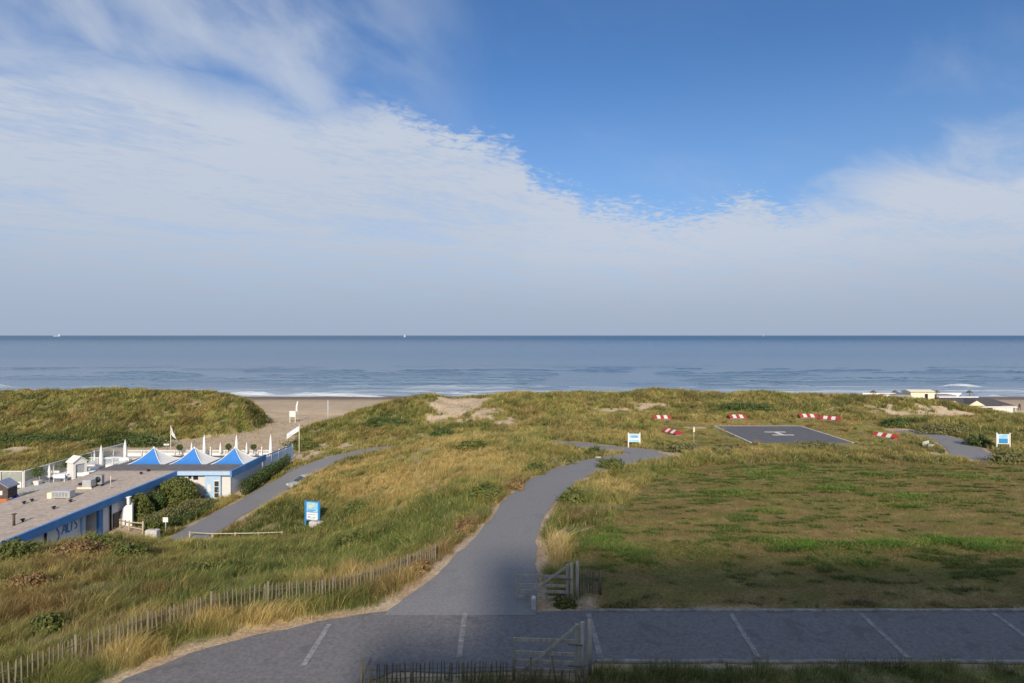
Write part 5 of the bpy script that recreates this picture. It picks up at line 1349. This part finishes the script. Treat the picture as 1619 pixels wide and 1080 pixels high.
# ------------------------------------------------------------------ beach pavilion and terrace beyond the right dune
x, y, _ = ad(1545, 657, 132); z = hz(x, y)
t = thing("beach_pavilion", "dark roofed cream pavilion with small gables behind the right dune", "pavilion", (x, y, z))
mb = MB(); mb.box(-7, 4.6, -1, 5, 0, 2.7); mb.build("wall", M_STRAWR, t)
mb = MB(); mb.prism([(-2.0, 2.5), (-2.0, 2.72), (2, 4.15), (6, 2.72), (6, 2.5), (2, 3.9)], 'x', -8, 4.0)
mb.add([(4.0, -2, 2.72), (4.0, 6, 2.72), (4.0, 2, 4.15), (7.4, -1.6, 2.72), (7.4, 5.6, 2.72)], [(0, 3, 2), (2, 3, 4), (2, 4, 1), (0, 1, 4, 3)]); mb.build("roof", M_ROOFD, t)
for gx_ in (-7.1, -2.0):
    mb = MB(); mb.prism([(gx_ - 1.9, 2.75), (gx_ + 1.9, 2.75), (gx_, 3.85)], 'y', -2.4, -2.2); g = mb.build("gable", M_STRAWR, t)
    mb = MB(); mb.prism([(gx_ - 2.1, 2.72), (gx_ - 2.1, 2.84), (gx_, 4.05), (gx_ + 2.1, 2.84), (gx_ + 2.1, 2.72), (gx_, 3.92)], 'y', -2.19, 1.2); mb.build("gable_roof", M_ROOFD, g)
mb = MB(); mb.box(-1.5, 7.5, -2.06, -1.9, 2.28, 2.55); mb.build("fascia", M_WHITE, t)
mb = MB(); mb.box(2.0, 6.6, -1.9, -1.75, 0, 2.2); mb.build("side_wall", M_WHITE, t)
mb = MB(); [mb.bar((sx, -1.9, 0), (sx, -1.9, 2.3), .16) for sx in (7.2, 5.2)]; mb.build("post", M_WHITE, t)
x, y, _ = ad(1455, 630, 168); z = hz(x, y)
t = thing("beach_terrace", "long white terrace of low cabins and windscreens on the beach behind the right dune", "terrace", (x, y, z))
mb = MB(); mb.box(-14, 16, -2, 5, -.2, .5); mb.build("deck", M_DECK, t)
mb = MB(); mb.box(-14, -10.4, -2.1, -2, .5, 2.1); mb.box(4, 15.5, -2.1, -2, .5, 1.5); mb.box(-14, 16, 4.9, 5, .5, 1.9); mb.build("windscreen", M_WALL, t)
mb = MB(); mb.box(-3.5, 3.5, -1, 3, .5, 2.75); mb.prism([(-1.4, 2.75), (3.4, 2.75), (1, 3.3)], 'x', -3.7, 3.7); mb.build("cabin", M_STRAWR, t)
mb = MB(); mb.box(.6, 1.5, -1.05, -1.002, .5, 2.2); mb.build("door", M_DARK, t)
for a, b in ((-10.2, -3.7), (3.7, 9.5)):
    mb = MB(); mb.box(a, b, -1.6, 2.5, .5, 1.9); mb.build("dark_shelter", M_GREYBOX, t)
pp = thing("thatched_parasol", "", "parasol", (0, 0, 0))
mb = MB(); mb.tube([(0, 0, 0), (0, 0, 2.2)], .07, 7); mb.build("pole", M_BARK, pp)
mb = MB(); mb.tube([(0, 0, 1.75), (0, 0, 2.1), (0, 0, 2.5)], [.95, .65, .05], 12); mb.build("thatch", M_BARK, pp)
repeat(pp, [(*ad(px, 630, 170)[:2], z + .5, 0, l) for px, l in ((1381, "dark thatched beach parasol at the dune end of the white beach terrace"), (1415, "dark thatched beach parasol, second along the white beach terrace"), (1447, "dark thatched beach parasol left of the white beach cabin"), (1481, "dark thatched beach parasol right of the white beach cabin"), (1533, "dark thatched beach parasol nearest the pavilion's dark roof"))], "thatched parasols on the beach terrace")
for px, d, lab, col in ((1612, 140, "tiny person in dark clothes walking on the sand by the pavilion", (.05, .05, .07)), (1593, 134, "tiny person in grey clothes standing on the sand close to the pavilion's corner", (.2, .2, .22))):
    x, y, _ = ad(px, 650, d); z = hz(x, y)
    me = bpy.data.meshes.new("person"); 
    P = [(0, 0, .95), (0, 0, 1.2), (0, 0, 1.42), (0, 0, 1.52), (0, 0, 1.66), (.17, 0, 1.4), (.25, .05, 1.12), (.24, -.08, .86), (-.17, 0, 1.4), (-.25, -.05, 1.12), (-.24, .08, .86), (.1, 0, .9), (.12, -.12, .5), (.12, .0, .06), (.12, -.14, .03), (-.1, 0, .9), (-.12, .10, .5), (-.12, .22, .08), (-.12, .1, .03)]
    E = [(0, 1), (1, 2), (2, 3), (3, 4), (2, 5), (5, 6), (6, 7), (2, 8), (8, 9), (9, 10), (0, 11), (11, 12), (12, 13), (13, 14), (0, 15), (15, 16), (16, 17), (17, 18)]
    Rr = [.14, .13, .15, .06, .11, .07, .05, .04, .07, .05, .04, .10, .075, .05, .04, .10, .075, .05, .04]
    me.from_pydata(P, E, []); o = bpy.data.objects.new("person", me); COL.objects.link(o); o.location = (x, y, z)
    md = o.modifiers.new("skin", 'SKIN'); o.modifiers.new("sub", 'SUBSURF').levels = 1
    for v, r in zip(me.skin_vertices[0].data, Rr): v.radius = (r, r)
    me.skin_vertices[0].data[0].use_root = True
    me.materials.append(mat("clothing", col, rough=.9)); tag(o, lab, "person", "people on the sand")

# boats far out
def boat(label, px, d, h):
    x, y, _ = ad(px, 531, d)
    t = thing("sailing_boat", label, "boat", (x, y, SEA), R(70), "boats on the horizon")
    mb = MB(); L1 = h * .55; mb.add([(-L1, 0, h * .10), (-L1 * .8, -h * .1, h * .09), (L1 * .5, -h * .12, h * .09), (L1, 0, h * .12), (L1 * .5, h * .12, h * .09), (-L1 * .8, h * .1, h * .09), (-L1 * .8, 0, -h * .03), (L1 * .7, 0, -h * .03)], [(0, 1, 2, 3, 4, 5), (0, 6, 1), (1, 6, 7, 2), (2, 7, 3), (3, 7, 4), (4, 7, 6, 5), (5, 6, 0)]); mb.build("hull", M_WHITE, t)
    mb = MB(); mb.add([(0, 0, h * .16), (-L1 * .75, h * .12, h * .17), (0, 0, h), (-L1 * .35, h * .09, h * .5)], [(0, 1, 3), (0, 3, 2)]); mb.build("mainsail", M_WHITE2, t)
    mb = MB(); mb.add([(L1 * .9, 0, h * .14), (L1 * .1, h * .1, h * .16), (.02 * L1, 0, h * .86)], [(0, 1, 2)]); mb.build("jib", M_WHITE2, t)
    mb = MB(); mb.tube([(0, 0, h * .1), (0, 0, h)], h * .008, 5); mb.build("mast", M_WHITE, t)
boat("tiny white sailing boat on the horizon near the middle of the sea", 640, 5200, 32)
boat("faint white sail on the horizon above the landing place", 1207, 6500, 34)
x, y, _ = ad(90, 531, 9000)
t = thing("cargo_ship", "faint pale ship far out on the horizon, low and long", "ship", (x, y, SEA), 0); MB().cbox(-55, 55, -9, 9, -3, 12, 3).build("hull", M_METAL, t); MB().cbox(30, 48, -8, 8, 12, 34, 2).build("bridge", M_WHITE, t)

# ------------------------------------------------------------------ dune shrubs one can tell apart
SH = [("rust brown bracken on the near bank in front of the graffiti wall", 118, 888, 35, (1.7, 1.0, .6), M_LEAFB), ("brown bracken patch on the near bank, close to the frame's left edge", 45, 968, 28, (1.1, .8, .5), M_LEAFB), ("dark green bramble just behind the paling fence's left end", 70, 1020, 23.2, (.8, .6, .4), M_LEAF),
      ("leafy green bush right of the rust brown bracken", 205, 890, 35, (1.3, .9, .55), M_LEAF), ("brown heath clump above the paling fence's right end", 650, 915, 29, (1.0, .8, .4), M_LEAFB), ("brown heath clump on the path's left bank below the halfway shrub", 735, 845, 36.5, (.8, 1.1, .45), M_LEAFB),
      ("dark green mat of bramble on the slope below the blue framed beach sign", 560, 862, 41, (1.8, 1.0, .5), M_LEAF), ("dark green bramble in the dip behind the paling fence", 330, 915, 31, (1.4, .9, .4), M_LEAF), ("brown heath clump where the left bank meets the path's bend", 815, 772, 48.5, (.9, 1.1, .45), M_LEAFB),
      ("low dark green scrub behind the middle landing marker", 1180, 652, 101, (6.5, 1.6, .95), M_LEAFD), ("round dark shrub at the left path edge where the path bends", 845, 748, 55, (1.3, 1.0, .75), M_LEAF), ("brownish shrub on the left path edge before the junction", 885, 735, 60, (1.6, .8, .5), M_LEAFG),
      ("green shrub at the tip between the two paths", 938, 722, 65.5, (1.2, .8, .8), M_LEAF), ("dark scrub around the foot of the thin post", 1075, 712, 68, (2.4, 1.0, .65), M_LEAFG), ("dark scrub in front of the landing place's near left corner", 1150, 716, 68, (2.2, .8, .6), M_LEAFG),
      ("dark scrub in front of the landing place's near right corner", 1290, 715, 69, (2.6, .9, .7), M_LEAFG), ("dark bush hugging the bend opposite the stone bench", 1548, 716, 73, (1.7, 1.1, .9), M_LEAFD), ("bushy bank along the far side of the side path", 1495, 690, 82, (5.5, 1.4, .8), M_LEAFG),
      ("long dark bushy bank behind the slanting marker at the bend", 1425, 680, 88, (4.2, 1.2, .9), M_LEAFD), ("dark green scrub on the dune above the lower path", 610, 668, 101, (5, 2, .9), M_LEAFD), ("dark scrub at the foot of the bare sand patch", 700, 690, 91, (2.4, 1.2, .9), M_LEAFD),
      ("rounded dark shrub on the seaward end of the dune by the tall flagpole", 480, 702, 90, (3.2, 1.2, 1.0), M_LEAF), ("dark green bush near the frame's edge in front of the graffiti wall", 20, 885, 34, (1.6, 1.1, .9), M_LEAF), ("bright green bramble on the near bank below the white block", 160, 872, 37.5, (1.6, 1.0, .55), M_LEAF),
      ("dark hedge like scrub at the foot of the left dune behind the terrace", 215, 703, 93, (6.5, 1.5, 1.2), M_LEAFD), ("dark scrub at the foot of the left dune near the frame's edge", 40, 706, 91, (9, 1.5, 1.1), M_LEAFD), ("grey green shrub on the crown of the mound between the paths", 745, 700, 64, (1.8, 1.1, .55), M_LEAF),
      ("dark shrub low on the mound beside the blue framed beach sign", 565, 800, 52, (1.5, .9, .5), M_LEAF), ("dark green shrub halfway along the path's left bank", 770, 790, 45, (1.4, 1.3, .6), M_LEAF), ("tall green clump on the right bank where the path curves", 965, 742, 58.5, (1.6, 1.1, .6), M_LEAF),
      ("dark green bush at the junction's grassy corner", 905, 800, 43, (1.1, 1.2, .55), M_LEAF), ("dark weed clump under the upper gate", 893, 957, 25.2, (.6, .3, .26), M_LEAF), ("small dark bush beside the tan strip at the frame's right edge", 1590, 727, 63, (2.2, .9, .8), M_LEAFG)]
for i, (lab, px, py, d, rad, m_) in enumerate(SH):
    x, y, _ = ad(px, py, d)
    rx = rad[0]
    bush("shrub", lab, "shrub", (x, y, hz(x, y) - .1), (rad[0] * .85, rad[1], rad[2] * 1.05), int(700 + 1500 * min(4, rad[0] * rad[2] * .6 + .4) * (50 / max(d, 30)) ** .5), .05 + .0008 * d, 40 + i, m_, "dune shrubs", .8)
